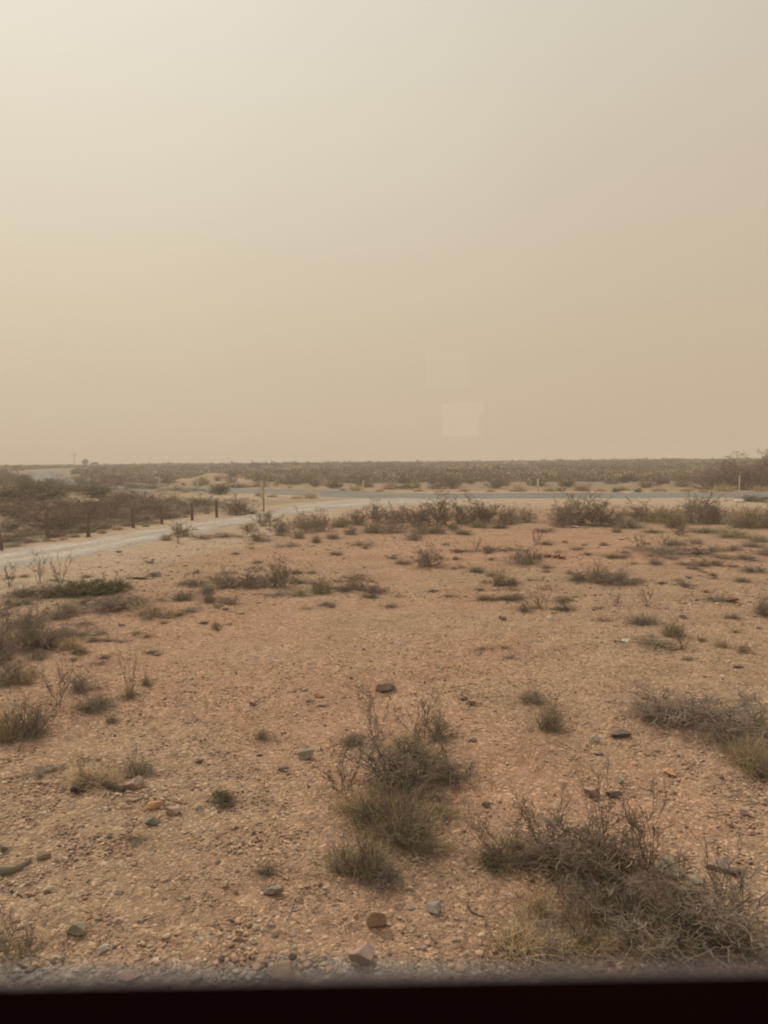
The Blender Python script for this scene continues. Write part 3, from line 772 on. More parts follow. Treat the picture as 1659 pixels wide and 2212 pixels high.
row('low on the stony rise', 'low growth on the stony rise', [
    ('dead', 30, 1310, 70, 20), ('sage', 190, 1308, 70, 22), ('grey', 300, 1318, 60, 28), ('dead', 410, 1322, 60, 20), ('grey', 445, 1285, 56, 24), ('twig', 420, 1268, 50, 20), ('dead', 590, 1290, 70, 16), ('broom', 650, 1290, 50, 22),
    ('grey', 130, 1340, 60, 24), ('twig', 55, 1360, 70, 30), ('grey', 135, 1380, 60, 28), ('sage', 170, 1412, 40, 18), ('dead', 200, 1370, 60, 14), ('grass', 345, 1300, 40, 18), ('dead', 240, 1300, 70, 24), ('broom', 130, 1290, 60, 26)])
row('low before the long thicket', 'low growth before the long thicket', [
    ('dead', 620, 1182, 60, 16), ('grey', 560, 1170, 50, 22), ('sage', 720, 1165, 46, 20), ('dead', 780, 1180, 60, 14), ('grey', 890, 1168, 50, 20), ('dead', 1180, 1150, 50, 14), ('sage', 1000, 1156, 50, 16), ('dead', 1560, 1190, 80, 16), ('sage', 1460, 1180, 60, 18), ('grey', 1650, 1200, 50, 20)])
# scrub beyond the road: the nearest bushes one by one
rr = np.random.default_rng(44)
cnt = 0
for _ in range(1500):
    if cnt >= 110: break
    x, y = rr.uniform(-75, 75), rr.uniform(74, 118)
    if abs(x) > y * 0.54 + 3 or seg_dist(x, y, PAVED[::2]) < 8.5 or seg_dist(x, y, GRAVEL[::2]) < 5: continue
    if any((x - a) ** 2 + (y - b) ** 2 < 2.6 for a, b, _w in PLANTED[-90:]): continue
    if -0.40 < x / y < -0.1 and y < 96 and rr.random() < 0.7: continue
    k = ['twig', 'grey', 'sage', 'green', 'red', 'broom', 'palegrass'][rr.choice(7, p=[.3, .2, .15, .12, .1, .08, .05])]
    s = rr.uniform(1.5, 3.0)
    plant(k, 0, 0, 30, 20, LOOK[k] + ' in the scrub plain just beyond the paved road', 'scrub bushes just beyond the road', rng=rr, loc=(x, y, 0), size=(s, s * rr.uniform(0.4, 0.6)), cls='S')
    cnt += 1

# the farther scrub, one mass
def far_scrub():
    rng = np.random.default_rng(5)
    mb = MB()
    n = 15000
    a = rng.uniform(-0.62, 0.62, n * 3)
    r = 100 * (5.2 ** rng.uniform(0, 1, n * 3))
    x, y = r * np.sin(a), r * np.cos(a)
    keep = (seg_dist(x, y, PAVED[::2]) > 7.5) & ((vnoise(x / 14, y / 14, 9) > -0.33) | (rng.random(n * 3) < 0.3)) & (seg_dist(x, y, [np.array([MOUNDS[0][0], MOUNDS[0][1] - 14]), np.array(MOUNDS[0][:2])]) > 6)
    keep &= ~((x < -14) & (r < 118) & (vnoise(x / 9, y / 9, 77) > -0.15))
    x, y, r = x[keep][:n], y[keep][:n], r[keep][:n]
    n = len(x)
    z = height(x, y)
    tall = np.where(rng.random(n) < 0.05, 1.7, 1.0) * (1 + 0.5 * vnoise(x / 30, y / 30, 93))
    W = rng.uniform(0.8, 1.7, n) * np.sqrt(tall); H = rng.uniform(0.55, 1.15, n) * tall
    pal = np.array([BARK, GREYB, (0.22, 0.20, 0.12), (0.26, 0.19, 0.15), (0.30, 0.26, 0.18), (0.46, 0.37, 0.24)])
    ci = rng.choice(6, n, p=[.3, .2, .2, .12, .12, .06])
    K = 34
    u = rng.normal(size=(n, K, 3)); u /= np.linalg.norm(u, axis=2, keepdims=True)
    u *= rng.uniform(0.35, 1.0, (n, K, 1)) ** 0.5
    u[:, :, 2] = np.abs(u[:, :, 2])
    c = np.stack([x, y, z], -1)[:, None] + u * np.stack([W, W, H], -1)[:, None]
    hue = (1 + 0.7 * vnoise(x / 25, y / 40, 91))[:, None, None]
    col = pal[ci][:, None] * hue * rng.uniform(0.65, 1.3, (n, 1, 1)) * rng.uniform(0.7, 1.3, (n, K, 1))
    leaves(mb, c.reshape(-1, 3), np.repeat(0.10 + 0.0011 * r, K), rng, col.reshape(-1, 3))
    o = link('distant_scrub', mb.mesh('distant_scrub', M_LEAF))
    tag(o, 'brown and olive scrub covering the plain out to the horizon', 'scrub', kind='stuff')
far_scrub()

# ------------------------------------------------------------------ stones
def ico(sub):
    t = (1 + 5 ** 0.5) / 2
    v = [(-1, t, 0), (1, t, 0), (-1, -t, 0), (1, -t, 0), (0, -1, t), (0, 1, t), (0, -1, -t), (0, 1, -t), (t, 0, -1), (t, 0, 1), (-t, 0, -1), (-t, 0, 1)]
    f = [(0, 11, 5), (0, 5, 1), (0, 1, 7), (0, 7, 10), (0, 10, 11), (1, 5, 9), (5, 11, 4), (11, 10, 2), (10, 7, 6), (7, 1, 8), (3, 9, 4), (3, 4, 2), (3, 2, 6), (3, 6, 8), (3, 8, 9), (4, 9, 5), (2, 4, 11), (6, 2, 10), (8, 6, 7), (9, 8, 1)]
    v = [np.array(p) / np.linalg.norm(p) for p in v]
    for _ in range(sub):
        cache, nf = {}, []
        def mid(a, b):
            k = (min(a, b), max(a, b))
            if k not in cache:
                m = v[a] + v[b]; v.append(m / np.linalg.norm(m)); cache[k] = len(v) - 1
            return cache[k]
        for a, b, c in f:
            ab, bc, ca = mid(a, b), mid(b, c), mid(c, a)
            nf += [(a, ab, ca), (b, bc, ab), (c, ca, bc), (ab, bc, ca)]
        f = nf
    return np.array(v), np.array(f)
ICO0, ICO1, ICO3 = ico(0), ico(1), ico(3)

def chip(rng, V, n=7, lo=0.55, hi=0.9):
    V = V.copy()
    for _ in range(n):
        d = rng.normal(size=3); d /= np.linalg.norm(d)
        k = rng.uniform(lo, hi)
        e = V @ d - k
        V = np.where(e[:, None] > 0, V - e[:, None] * d, V)
    return V

RC = {'cream': (0.56, 0.45, 0.34), 'tan': (0.46, 0.34, 0.24), 'orange': (0.58, 0.34, 0.20), 'dark': (0.19, 0.15, 0.125), 'mauve': (0.40, 0.29, 0.25), 'grey': (0.33, 0.285, 0.24),
      'teal': (0.20, 0.185, 0.15), 'green': (0.33, 0.295, 0.22), 'brown': (0.28, 0.20, 0.15), 'red': (0.26, 0.115, 0.09), 'pink': (0.50, 0.36, 0.31), 'violet': (0.20, 0.155, 0.145), 'white': (0.62, 0.55, 0.47)}
NR = [0]
def rock(col, x, y, w, h, label, group=None, flat=None, rz=None):
    NR[0] += 1
    rng = np.random.default_rng(1000 + NR[0])
    p = P(x, y, height); d = np.linalg.norm(p - EYE); W, H = w * d / FD, h * d / FD
    V = chip(rng, ICO3[0], 13, 0.36, 0.56)
    V *= 1 + 0.008 * rng.normal(size=(len(V), 1))
    V[:, :2] /= np.abs(V[:, :2]).max(); V[:, 2] /= np.abs(V[:, 2]).max(); V[:, 0] *= W * 0.5; V[:, 1] *= W * 0.5 * rng.uniform(0.6, 0.95)
    # the visible height is part top, part front face
    Hz = max(H * 0.8, W * 0.22); V[:, 2] *= Hz / 2
    a = rng.uniform(-0.6, 0.6) if rz is None else rz
    ca, sa = math.cos(a), math.sin(a)
    V = V @ np.array([[ca, sa, 0], [-sa, ca, 0], [0, 0, 1]])
    V[:, 2] += Hz * 0.33
    mb = MB(); c = np.array(RC[col]) * rng.uniform(0.9, 1.1)
    mb.add(V, None, ICO3[1], c[None] * rng.uniform(0.85, 1.15, (len(V), 1)))
    p[1] += W * 0.25; p[2] = hz(p[0], p[1])
    o = link('rock' if W > 0.16 else 'stone', mb.mesh('stone', M_ROCK), None, p)
    tag(o, label, 'rock' if W > 0.16 else 'stone', group)

for a in [
    ('brown', 834, 1497, 56, 36, 'brown grey boulder above the bare stalks of the central group'), ('orange', 687, 1510, 28, 17, 'bright orange stone in the cluster left of the boulder'),
    ('dark', 668, 1519, 26, 9, 'dark flat stone touching the bright orange one'), ('pink', 702, 1528, 28, 10, 'pinkish flat stone below the bright orange one'), ('tan', 657, 1493, 16, 9, 'tan stone above the bright orange one'),
    ('brown', 632, 1498, 18, 7, 'thin dark sliver left of the orange stone cluster'), ('violet', 545, 1527, 24, 13, 'dark violet stone with a pale spot left of the orange cluster'), ('dark', 757, 1468, 12, 8, 'small dark stone up left of the boulder'),
    ('violet', 1001, 1514, 20, 14, 'dark purple stone right of the bare twig fan'), ('brown', 1018, 1525, 34, 16, 'brown purple stone touching the dark purple one'), ('green', 661, 1643, 44, 34, 'greenish grey angular boulder left of the central group'),
    ('teal', 608, 1665, 18, 11, 'dark teal stone below the greenish boulder'), ('brown', 621, 1676, 17, 9, 'brown stone beside the dark teal one'), ('brown', 1023, 1605, 26, 15, 'brown stone right of the central shrub group'),
    ('teal', 1050, 1744, 26, 15, 'dark grey stone between central and lower right shrub groups'), ('tan', 820, 2012, 52, 54, 'wedge-shaped orange-topped rock below the central group'), ('grey', 940, 1980, 44, 26, 'grey triangular stone right of the wedge rock'),
    ('grey', 588, 1937, 40, 25, 'grey violet slab standing left of the wedge rock'), ('tan', 663, 1916, 20, 10, 'small tan stone up right of the violet slab'), ('mauve', 778, 2092, 76, 44, 'cracked mauve slab at the ballast edge'),
    ('cream', 1011, 2070, 18, 18, 'small cream stone at the ballast edge before the right shrubs'), ('brown', 612, 2124, 80, 12, 'broad reddish rock half in the ballast'), ('mauve', 270, 2124, 60, 16, 'grey mauve rock in the ballast at the left'),
    ('orange', 644, 2065, 11, 8, 'tiny orange pebble left of the mauve slab'), ('orange', 613, 2020, 13, 10, 'tiny orange pebble above the reddish ballast rock'), ('grey', 757, 1886, 26, 50, 'grey upright stone inside the lowest left tuft'),
    ('mauve', 1284, 1721, 38, 24, 'mauve rock above the lower right shrubs, paired with a dark one'), ('dark', 1325, 1724, 42, 15, 'dark flat rock touching the mauve one'), ('green', 1343, 1693, 28, 22, 'pale grey-green stone above the mauve and dark pair'),
    ('orange', 1450, 1677, 36, 15, 'orange flat stone on the stony dirt at the right'), ('brown', 1462, 1694, 26, 9, 'brown sliver below the orange flat stone'), ('teal', 1296, 1634, 20, 11, 'small dark stone below the pale grey block'),
    ('tan', 1198, 1783, 32, 19, 'tan stone behind the leaning stalks'), ('dark', 1267, 1803, 28, 22, 'dark rock just behind the lower right group'), ('green', 1455, 1888, 76, 28, 'long grey-green flat rock behind the lower right group'),
    ('mauve', 1560, 1888, 60, 30, 'mauve rock near the right edge behind the pale branches'), ('violet', 1592, 1895, 38, 22, 'dark mauve rock touching the mauve one at the right edge'), ('pink', 1612, 1763, 24, 26, 'upright pink stone near the right edge'),
    ('grey', 1507, 1914, 34, 12, 'thin grey slab right of the long flat rock'), ('brown', 1398, 2030, 44, 40, 'brown rounded rock inside the lower right tangle'), ('dark', 1562, 1684, 11, 8, 'tiny dark stone right of the orange flat stone'),
    ('brown', 1300, 2104, 44, 14, 'reddish rock at the ballast edge under the right shrubs'), ('green', 1475, 1938, 54, 20, 'olive grey rock below the long flat rock'), ('dark', 1342, 1594, 48, 19, 'dark pale-topped flat rock on the dirt at the right'),
    ('white', 1284, 1608, 27, 25, 'pale grey block left of the dark flat rock'), ('dark', 1595, 1444, 24, 8, 'thin dark stone right of the dead branch area'), ('orange', 1530, 1464, 18, 7, 'small orange stone above the arching dead branch'),
    ('pink', 290, 1708, 54, 34, 'pink-brown rock under the grey-green tuft'), ('orange', 328, 1752, 48, 28, 'pale orange rock with dark underside left of the mauve-white one'), ('pink', 374, 1766, 46, 30, 'mauve-white angular rock beside the pale orange one'),
    ('teal', 328, 1786, 34, 23, 'dark teal pyramid-shaped stone below the pale orange rock'), ('grey', 427, 1754, 24, 14, 'grey stone right of the mauve-white rock'), ('dark', 473, 1757, 16, 9, 'dark stone under the bright green sprig'),
    ('brown', 90, 1860, 38, 19, 'brown block at the end of the grey log'), ('green', 5, 1842, 26, 22, 'grey-green stone cut by the left edge'), ('cream', 97, 1932, 26, 19, 'cream rounded stone below the grey log'),
    ('violet', 430, 1650, 20, 13, 'dark purple stone alone above the pale pebbles'), ('green', 165, 2028, 50, 32, 'grey-green triangular slab at the lower left'), ('grey', 252, 1932, 20, 10, 'small grey stone right of the cream rounded one'),
    ('grey', 300, 2000, 22, 13, 'small blue-grey stone right of the triangular slab'), ('pink', 256, 1996, 28, 15, 'pink stone right of the triangular slab'), ('grey', 222, 2064, 32, 16, 'bluish stone below the triangular slab'),
    ('tan', 485, 1918, 18, 18, 'tan knobbly stone on the open dirt lower left'), ('cream', 420, 1674, 15, 9, 'white pebble right of the grey-green tuft'), ('cream', 427, 1702, 15, 9, 'cream pebble above the grey stone'),
    ('cream', 486, 1318, 26, 11, 'long cream stone in the upper left stone cluster'), ('cream', 497, 1305, 15, 9, 'small cream stone above the long cream one'), ('tan', 520, 1327, 18, 12, 'tan stone with a shadow right of the long cream one'),
    ('cream', 495, 1350, 18, 13, 'round cream stone below the long cream one'), ('violet', 437, 1348, 24, 8, 'dark stone left of the round cream one'), ('tan', 575, 1286, 14, 8, 'small tan stone below the twiggy vase-shaped shrub'),
    ('tan', 303, 1252, 56, 26, 'long pale rock on the rise below the track'), ('violet', 331, 1247, 32, 16, 'dark rock touching the long pale rock on the rise'), ('tan', 198, 1310, 24, 18, 'tan stone between grey shrubs on the rise'),
    ('pink', 50, 1346, 26, 12, 'pale pink stone above the big left shrub'), ('tan', 116, 1308, 18, 9, 'small tan stone under the dark brown shrubs'), ('red', 101, 1318, 18, 7, 'small dark red stone on the rise'),
    ('dark', 260, 1354, 16, 9, 'dark brown stone on bare dirt below the grey shrubs'), ('brown', 334, 1417, 22, 9, 'brown flat stone on the bare dirt'), ('dark', 1088, 1340, 20, 13, 'dark round stone left of the cream and orange pair'),
    ('cream', 1189, 1342, 27, 16, 'cream stone under the airy grey plant'), ('orange', 1197, 1327, 23, 12, 'orange stone behind the cream one'), ('dark', 1283, 1320, 14, 10, 'small black stone right of the airy grey plant'),
    ('brown', 968, 1356, 15, 10, 'small brown cube-like stone in the open dirt'), ('cream', 998, 1258, 14, 8, 'pale stone on the dirt beside the olive plant'), ('white', 1352, 1388, 36, 9, 'white flat elongated stone left of the dead brush heap'),
    ('dark', 1331, 1388, 12, 8, 'dark stone at the end of the white flat one'), ('red', 1583, 1302, 34, 18, 'dark red rounded rock beside a low grey-green plant'), ('dark', 1477, 1336, 26, 9, 'dark flat stone behind the small green bush'),
    ('red', 1165, 1203, 20, 11, 'dark red broken rock, first in the red line of rocks'), ('red', 1183, 1205, 22, 12, 'dark red broken rock, second in the red line of rocks'), ('red', 1201, 1206, 22, 12, 'dark red broken rock, third in the red line of rocks'),
    ('red', 1217, 1208, 18, 11, 'dark red broken rock, last in the red line of rocks'), ('cream', 1290, 1183, 18, 8, 'cream stone in front of the low dark shrub by the red rocks'), ('pink', 1243, 1140, 26, 8, 'pale pink stones under the right thicket edge'),
    ('cream', 1265, 1141, 18, 7, 'cream stone under the right thicket edge'), ('tan', 1344, 1166, 14, 8, 'pale stone on the red dirt below the right thicket'), ('cream', 312, 1206, 16, 6, 'pale stone at the near side of the track'),
    ('dark', 256, 1194, 14, 7, 'small dark stone on the gravel track edge'), ('white', 1600, 1085, 40, 6, 'white flat slab by the road at the right'), ('white', 1368, 1064, 12, 5, 'white stone on the far road verge'), ('white', 1356, 1065, 14, 4, 'second white stone on the far road verge'),
    ('cream', 866, 1180, 12, 6, 'small pale stone below the long thicket'), ('pink', 708, 1188, 18, 6, 'pale pink stone on the red dirt below the track end'), ('tan', 1055, 1470, 16, 8, 'tan stone on open dirt right of the boulder'), ('dark', 786, 1405, 12, 7, 'small dark stone in the middle of the open dirt'),
    ('teal', 1490, 1250, 14, 8, 'small dark stone beside the straw tuft on the right'), ('tan', 530, 1230, 22, 9, 'tan stone among the rubble behind the grey shrubs'), ('tan', 505, 1240, 18, 9, 'second tan stone among the rubble behind the grey shrubs'), ('cream', 430, 1262, 20, 9, 'cream stone in the rubble left of the grey shrubs'),
    ('pink', 460, 1252, 24, 10, 'pink stone in the rubble left of the grey shrubs'), ('grey', 280, 1295, 30, 12, 'grey stone beside the green bush on the rise'), ('pink', 255, 1305, 30, 12, 'pink stone in front of the grey shrub on the rise')]:
    rock(*a)

# rubble: smaller stones in three patches, many alike
rs = np.random.default_rng(314)
RUB = {}
def rubble(x0, x1, y0, y1, n, where, grp, w0=7, w1=20):
    for _ in range(n):
        x, y = rs.uniform(x0, x1), rs.uniform(y0, y1)
        col = ['cream', 'tan', 'pink', 'brown', 'mauve', 'grey', 'dark'][rs.choice(7, p=[.14, .28, .2, .14, .1, .08, .06])]
        i = int(rs.integers(0, 3))
        if (col, i) not in RUB:
            V = chip(rs, ICO1[0], 8, 0.36, 0.6); V /= np.abs(V).max()
            b = MB(); b.add(V, None, ICO1[1], np.array(RC[col])[None] * rs.uniform(0.85, 1.15, (len(V), 1))); RUB[(col, i)] = b.mesh('stone', M_ROCK)
        p = P(x, y, height); w = w0 + (w1 - w0) * rs.random() ** 2; W = w * np.linalg.norm(p - EYE) / FD / 2
        o = link('stone', RUB[(col, i)], None, (p[0], p[1], hz(p[0], p[1]) + W * 0.12), rs.uniform(0, 6.3), (W, W * rs.uniform(0.6, 0.95), W * rs.uniform(0.35, 0.6)))
        tag(o, 'small ' + {'dark': 'dark brown', 'grey': 'warm grey'}.get(col, col) + ' rubble stone ' + where, 'stone', grp + ', ' + col)
rubble(270, 620, 1222, 1318, 60, 'on the rise below the gravel track', 'rubble on the rise below the track')
rubble(20, 240, 1300, 1460, 36, 'between the shrubs at the left side', 'rubble between the left shrubs')
rubble(1300, 1655, 1185, 1440, 60, 'on the stony ground at the right', 'rubble on the stony right side', 6, 16)
rubble(60, 420, 1180, 1240, 24, 'on the near verge of the gravel track', 'rubble on the track verge', 5, 12)

# embedded logs and sticks: bent tapered tubes lying on the dirt
def log(pix, r, label, col, name='log', cat='log', knobs=0):
    rng = np.random.default_rng(int(pix[0][0] * 7 + pix[0][1]))
    pts = catmull([P(x, y, height) for x, y in pix], 6)
    pts = np.array([(p[0], p[1], hz(p[0], p[1]) + r * 0.7) for p in pts])
    o0 = pts[0].copy(); pts = pts - o0
    mb = MB()
    tubes(mb, pts[None], r, r * 0.45, rng, col, 8)
    for k in range(knobs):
        i = rng.integers(1, len(pts) - 1)
        e = pts[i] + rng.normal(size=3) * r * 3 + np.array([0, 0, r * 2])
        tubes(mb, grow(rng, pts[i][None], e[None], 4, 0, 0.1), r * 0.4, r * 0.2, rng, col, 5)
    o = link(name, mb.mesh(name, M_WOOD, True), None, o0)
    tag(o, label, cat)
log([(160, 1716), (182, 1702), (212, 1697), (240, 1703), (268, 1714)], 0.04, 'dark curved log half buried under the straw clump', (0.15, 0.12, 0.085), knobs=0)
log([(0, 1888), (25, 1886), (48, 1876), (66, 1862)], 0.03, 'grey lichened log lying at the left edge', (0.26, 0.24, 0.18), knobs=0)
for i, (pix, r, lab) in enumerate([
    ([(624, 1975), (630, 1962), (634, 1945)], 0.008, 'pale forked stick left of the wedge rock, upper piece'), ([(620, 1990), (628, 1972), (650, 1966)], 0.008, 'pale forked stick left of the wedge rock, lower piece'),
    ([(664, 1838), (668, 1852), (672, 1862)], 0.008, 'short pale stick left of the lowest green tuft'), ([(172, 1728), (180, 1738), (186, 1750)], 0.006, 'thin pale stick below the curved log'),
    ([(415, 1768), (420, 1780), (428, 1792)], 0.006, 'thin white stick beside the teal stone'), ([(24, 1926), (34, 1932), (48, 1938)], 0.008, 'brown stick left of the cream rounded stone'),
    ([(120, 1925), (130, 1933), (136, 1940)], 0.006, 'thin stick right of the cream rounded stone'), ([(38, 2082), (56, 2090), (76, 2094)], 0.008, 'pale stick in the ballast at the lower left'),
    ([(1010, 1958), (1020, 1972), (1046, 1982)], 0.006, 'dark crooked stick left of the lower right group'), ([(980, 1985), (1000, 1990), (1024, 1988)], 0.005, 'thin pale straw stick right of the grey triangular stone'),
    ([(560, 1888), (572, 1886), (585, 1893)], 0.012, 'dark twig lying on the dirt left of the central group'), ([(1180, 1600), (1195, 1606), (1220, 1618)], 0.008, 'thin branch lying below the upright grey-green plant')]):
    log(pix, r, lab, (0.5, 0.42, 0.32) if 'dark' not in lab and 'brown' not in lab else (0.12, 0.09, 0.07), 'stick', 'stick', knobs=1)

def pebbles():
    rng = np.random.default_rng(99)
    mb = MB()
    pal = np.array([(0.52, 0.37, 0.26), (0.46, 0.31, 0.22), (0.58, 0.47, 0.35), (0.20, 0.14, 0.11), (0.36, 0.30, 0.25), (0.56, 0.36, 0.24), (0.40, 0.26, 0.18), (0.13, 0.10, 0.09)])
    def lay(n, r0, r1, s0, s1, base, pw=2.2):
        r = r0 * (r1 / r0) ** rng.uniform(0, 1, n); a = rng.uniform(-0.66, 0.66, n)
        x, y = r * np.sin(a), r * np.cos(a)
        cl = vnoise(x / 1.6, y / 1.6, 66) + 0.6 * vnoise(x / 5, y / 5, 67)
        keep = (rng.random(n) < np.clip(0.55 + 1.1 * cl, 0.08, 1)) & (road_mask(x, y) > 0.6)
        x, y, r = x[keep], y[keep], r[keep]; n = len(x)
        z = height(x, y)
        s = s0 + (s1 - s0) * rng.uniform(0, 1, n) ** pw
        shapes = np.stack([chip(rng, base[0], 4, 0.5, 0.9) for _ in range(12)])
        V = shapes[rng.integers(0, 12, n)]
        sc = np.stack([s * rng.uniform(0.8, 1.3, n), s * rng.uniform(0.6, 1.1, n), s * rng.uniform(0.35, 0.75, n)], -1)
        V = V * sc[:, None]
        th = rng.uniform(0, 2 * PI, n); c, sn = np.cos(th)[:, None], np.sin(th)[:, None]
        X = V[..., 0] * c - V[..., 1] * sn; Y = V[..., 0] * sn + V[..., 1] * c
        V = np.stack([X + x[:, None], Y + y[:, None], V[..., 2] + (z + sc[:, 2] * 0.25)[:, None]], -1)
        p = np.array([.26, .22, .16, .05, .11, .07, .12, .01])
        col = pal[rng.choice(8, n, p=p)] * rng.uniform(0.8, 1.15, (n, 1))
        # ballast stones are greyer
        bal = (y < 3.98)[:, None]
        col = np.where(bal, np.array([0.29, 0.27, 0.245]) * rng.uniform(0.6, 1.5, (n, 1)), col)
        nv = base[0].shape[0]
        F = (base[1][None] + (np.arange(n) * nv)[:, None, None]).reshape(-1, 3)
        mb.add(V.reshape(-1, 3), None, F, np.repeat(col, nv, 0))
    lay(40000, 3.2, 9, 0.004, 0.015, ICO1, 2.2)
    lay(80000, 5, 22, 0.006, 0.024, ICO0, 2.4)
    lay(26000, 15, 45, 0.012, 0.05, ICO0, 3)
    lay(500, 4, 12, 0.016, 0.034, ICO1)
    lay(9000, 3.2, 4.5, 0.006, 0.03, ICO1)
    o = link('gravel', mb.mesh('gravel', M_ROCK))
    tag(o, 'loose pebbles and grit strewn over the dirt', 'gravel', kind='stuff')
pebbles()

def litter():
    rng = np.random.default_rng(123)
    mb = MB()
    n = 5200
    r = 3.6 * 7 ** rng.uniform(0, 1, n); a = rng.uniform(-0.62, 0.62, n)
    x, y = r * np.sin(a), r * np.cos(a)
    keep = (vnoise(x / 2.0, y / 2.0, 71) > 0.0) & (road_mask(x, y) > 0.9); x, y = x[keep], y[keep]; n = len(x)
    L = rng.uniform(0.03, 0.13, n); th = rng.uniform(0, 2 * PI, n)
    s = np.stack([x, y, height(x, y) + 0.012], -1)
    e = s + np.stack([L * np.cos(th), L * np.sin(th), rng.uniform(0, 0.02, n)], -1)
    tubes(mb, grow(rng, s, e, 4, 0.05, 0.06), 0.0026, 0.0015, rng, vary(rng, (0.36, 0.29, 0.21), n, 0.4))
    # wisps around the planted shrubs
    pl = np.array([p for p in PLANTED if 4 < math.hypot(p[0], p[1]) < 24])
    i = rng.integers(0, len(pl), 26000)
    q = pl[i]; th = rng.uniform(0, 2 * PI, len(q)); rad = q[:, 2] * rng.uniform(0.1, 0.8, len(q))
    x, y = q[:, 0] + rad * np.cos(th), q[:, 1] + rad * np.sin(th)
    s = np.stack([x, y, height(x, y)], -1); d = rng.normal(size=(len(q), 3)); d[:, 2] = np.abs(d[:, 2]) * 0.8 + 0.1
    d /= np.linalg.norm(d, axis=1, keepdims=True)
    e = s + d * rng.uniform(0.03, 0.12, len(q))[:, None]
    blades(mb, grow(rng, s, e, 4, 0.08, 0.03), 0.004, rng, vary(rng, (0.34, 0.27, 0.17), len(q), 0.45), 0.3)
    o = link('dry_litter', mb.mesh('dry_litter', M_LEAF))
    tag(o, 'dry stems and wisps littering the dirt between the shrubs', 'litter', kind='stuff')
litter()

# ------------------------------------------------------------------ posts
M_POST = surf_mat('weathered_post_wood', (0.16, 0.10, 0.075), 12, 0.3, 0.9, 0.3, (1, 1, 0.15))
M_PALEP = surf_mat('bleached_post', (0.62, 0.54, 0.40), 12, 0.15, 0.8, 0.1)
M_POLE = surf_mat('pole_wood', (0.16, 0.13, 0.11), 10, 0.2)
def round_mesh(name, prof, mat, sides=12, lean=0.0, rng=RNG, jag=0.0):
    a = np.arange(sides) * 2 * PI / sides
    V, K = [], len(prof)
    for r, z in prof:
        jj = 1 + jag * rng.normal(size=sides)
        V.append(np.stack([r * np.cos(a) * jj + lean * z, r * np.sin(a) * jj, np.full(sides, z) + (jag * rng.normal(size=sides) * 0.2 if z == prof[-2][1] else 0)], -1))
    V = np.concatenate(V)
    idx = np.arange(len(V)).reshape(K, sides); nx = np.roll(idx, -1, 1)
    q = np.stack([idx[:-1], nx[:-1], nx[1:], idx[1:]], -1).reshape(-1, 4)
    return make_mesh(name, V, [q], mat, None, False)
posts = [(3, 1188, 52), (103, 1165, 56), (191, 1160, 49), (288, 1140, 42), (350, 1132, 38), (415, 1124, 36), (468, 1118, 36)]
plabs = ['leaning brown fence post cut by the left edge', 'brown fence post, second of the row from the left edge', 'brown fence post, third of the row, beside yellow tufts', 'brown fence post, fourth of the row, partly lost against brush',
         'brown fence post, fifth of the row, before dark brush', 'brown fence post, sixth of the row', 'last brown fence post, next to the rounded shrub']
for (x, y, h), lab in zip(posts, plabs):
    p = P(x, y, height); d = np.linalg.norm(p - EYE); H = h * d / FD; r = 0.07
    me = round_mesh('post', [(r * 1.05, -0.2), (r, H * .3), (r * .95, H * .7), (r * .9, H * .97), (r * .6, H), (0.001, H)], M_POST, 10, RNG.uniform(-.06, .06) if x > 10 else -0.12, jag=0.06)
    tag(link('fence_post', me, None, (p[0], p[1], hz(p[0], p[1]))), lab, 'fence post', 'brown fence posts along the gravel track')
for x, y, h, lab in [(427, 1056, 20, 'short pale marker post, farthest left of the pale ones'), (345, 1048, 18, 'faint pale marker post near the road bend'), (785, 1062, 24, 'pale marker post on the far verge in the middle'),
                     (1162, 1061, 26, 'pale marker post on the far verge beside tan bushes'), (1597, 1063, 32, 'thin pale marker post before the tall reddish shrub')]:
    p = P(x, y, height); d = np.linalg.norm(p - EYE); H = h * d / FD; r = 0.09
    if x > 1500: r = 0.05
    me = round_mesh('marker', [(r, -0.2), (r, H * .95), (r * 1.25, H * .955), (r * 1.25, H * .995), (0.001, H)], M_PALEP, 12)
    tag(link('marker_post', me, None, (p[0], p[1], hz(p[0], p[1]))), lab, 'marker post', 'pale marker posts along the road')
# the tall pale post: lit left side put in as a pale board, dark right as stake
p = P(570, 1105, height); d = np.linalg.norm(p - EYE); H = 66 * d / FD
e = bpy.data.objects.new('tall_marker_post', None); COL.objects.link(e); e.location = (p[0], p[1], hz(p[0], p[1]))
tag(e, 'tall slim pale post at the end of the brown fence posts', 'marker post')
mb = MB(); mb.box((-0.035, -0.035, -0.2), (0.035, 0.035, H * 0.98)); link('stake', mb.mesh('stake', surf_mat('olive_stake', (0.20, 0.18, 0.11), 12)), e)
mb = MB(); mb.box((-0.17, -0.055, H * 0.42), (0.01, -0.037, H)); link('lit_side_board', mb.mesh('lit_side_board', M_PALEP), e)
# far utility pole
def utility():
    d = pix_dir(161, 1003); k = 430 / d[1]; x, y = d[0] * k, 430.0
    z = hz(x, y)
    e = bpy.data.objects.new('utility_pole', None); COL.objects.link(e); e.location = (x, y, z)
    tag(e, 'faint utility pole with a crossarm on the hazy left horizon', 'utility pole')
    top = 2.8 + 430 * math.tan(math.radians(0.9)) - z
    link('pole', round_mesh('pole', [(0.24, -0.3), (0.2, top * .5), (0.16, top), (0.001, top + .02)], M_POLE, 8), e)
    mb = MB(); mb.box((-1.5, -0.26, top * 0.86), (1.5, -0.18, top * 0.86 + 0.28)); mb.box((-1.5, -0.26, top * 0.86 + .285), (-1.35, -0.18, top * 0.86 + 0.6)); mb.box((1.35, -0.26, top * 0.86 + .285), (1.5, -0.18, top * 0.86 + 0.6))
    link('crossarm', mb.mesh('crossarm', M_POLE), e)
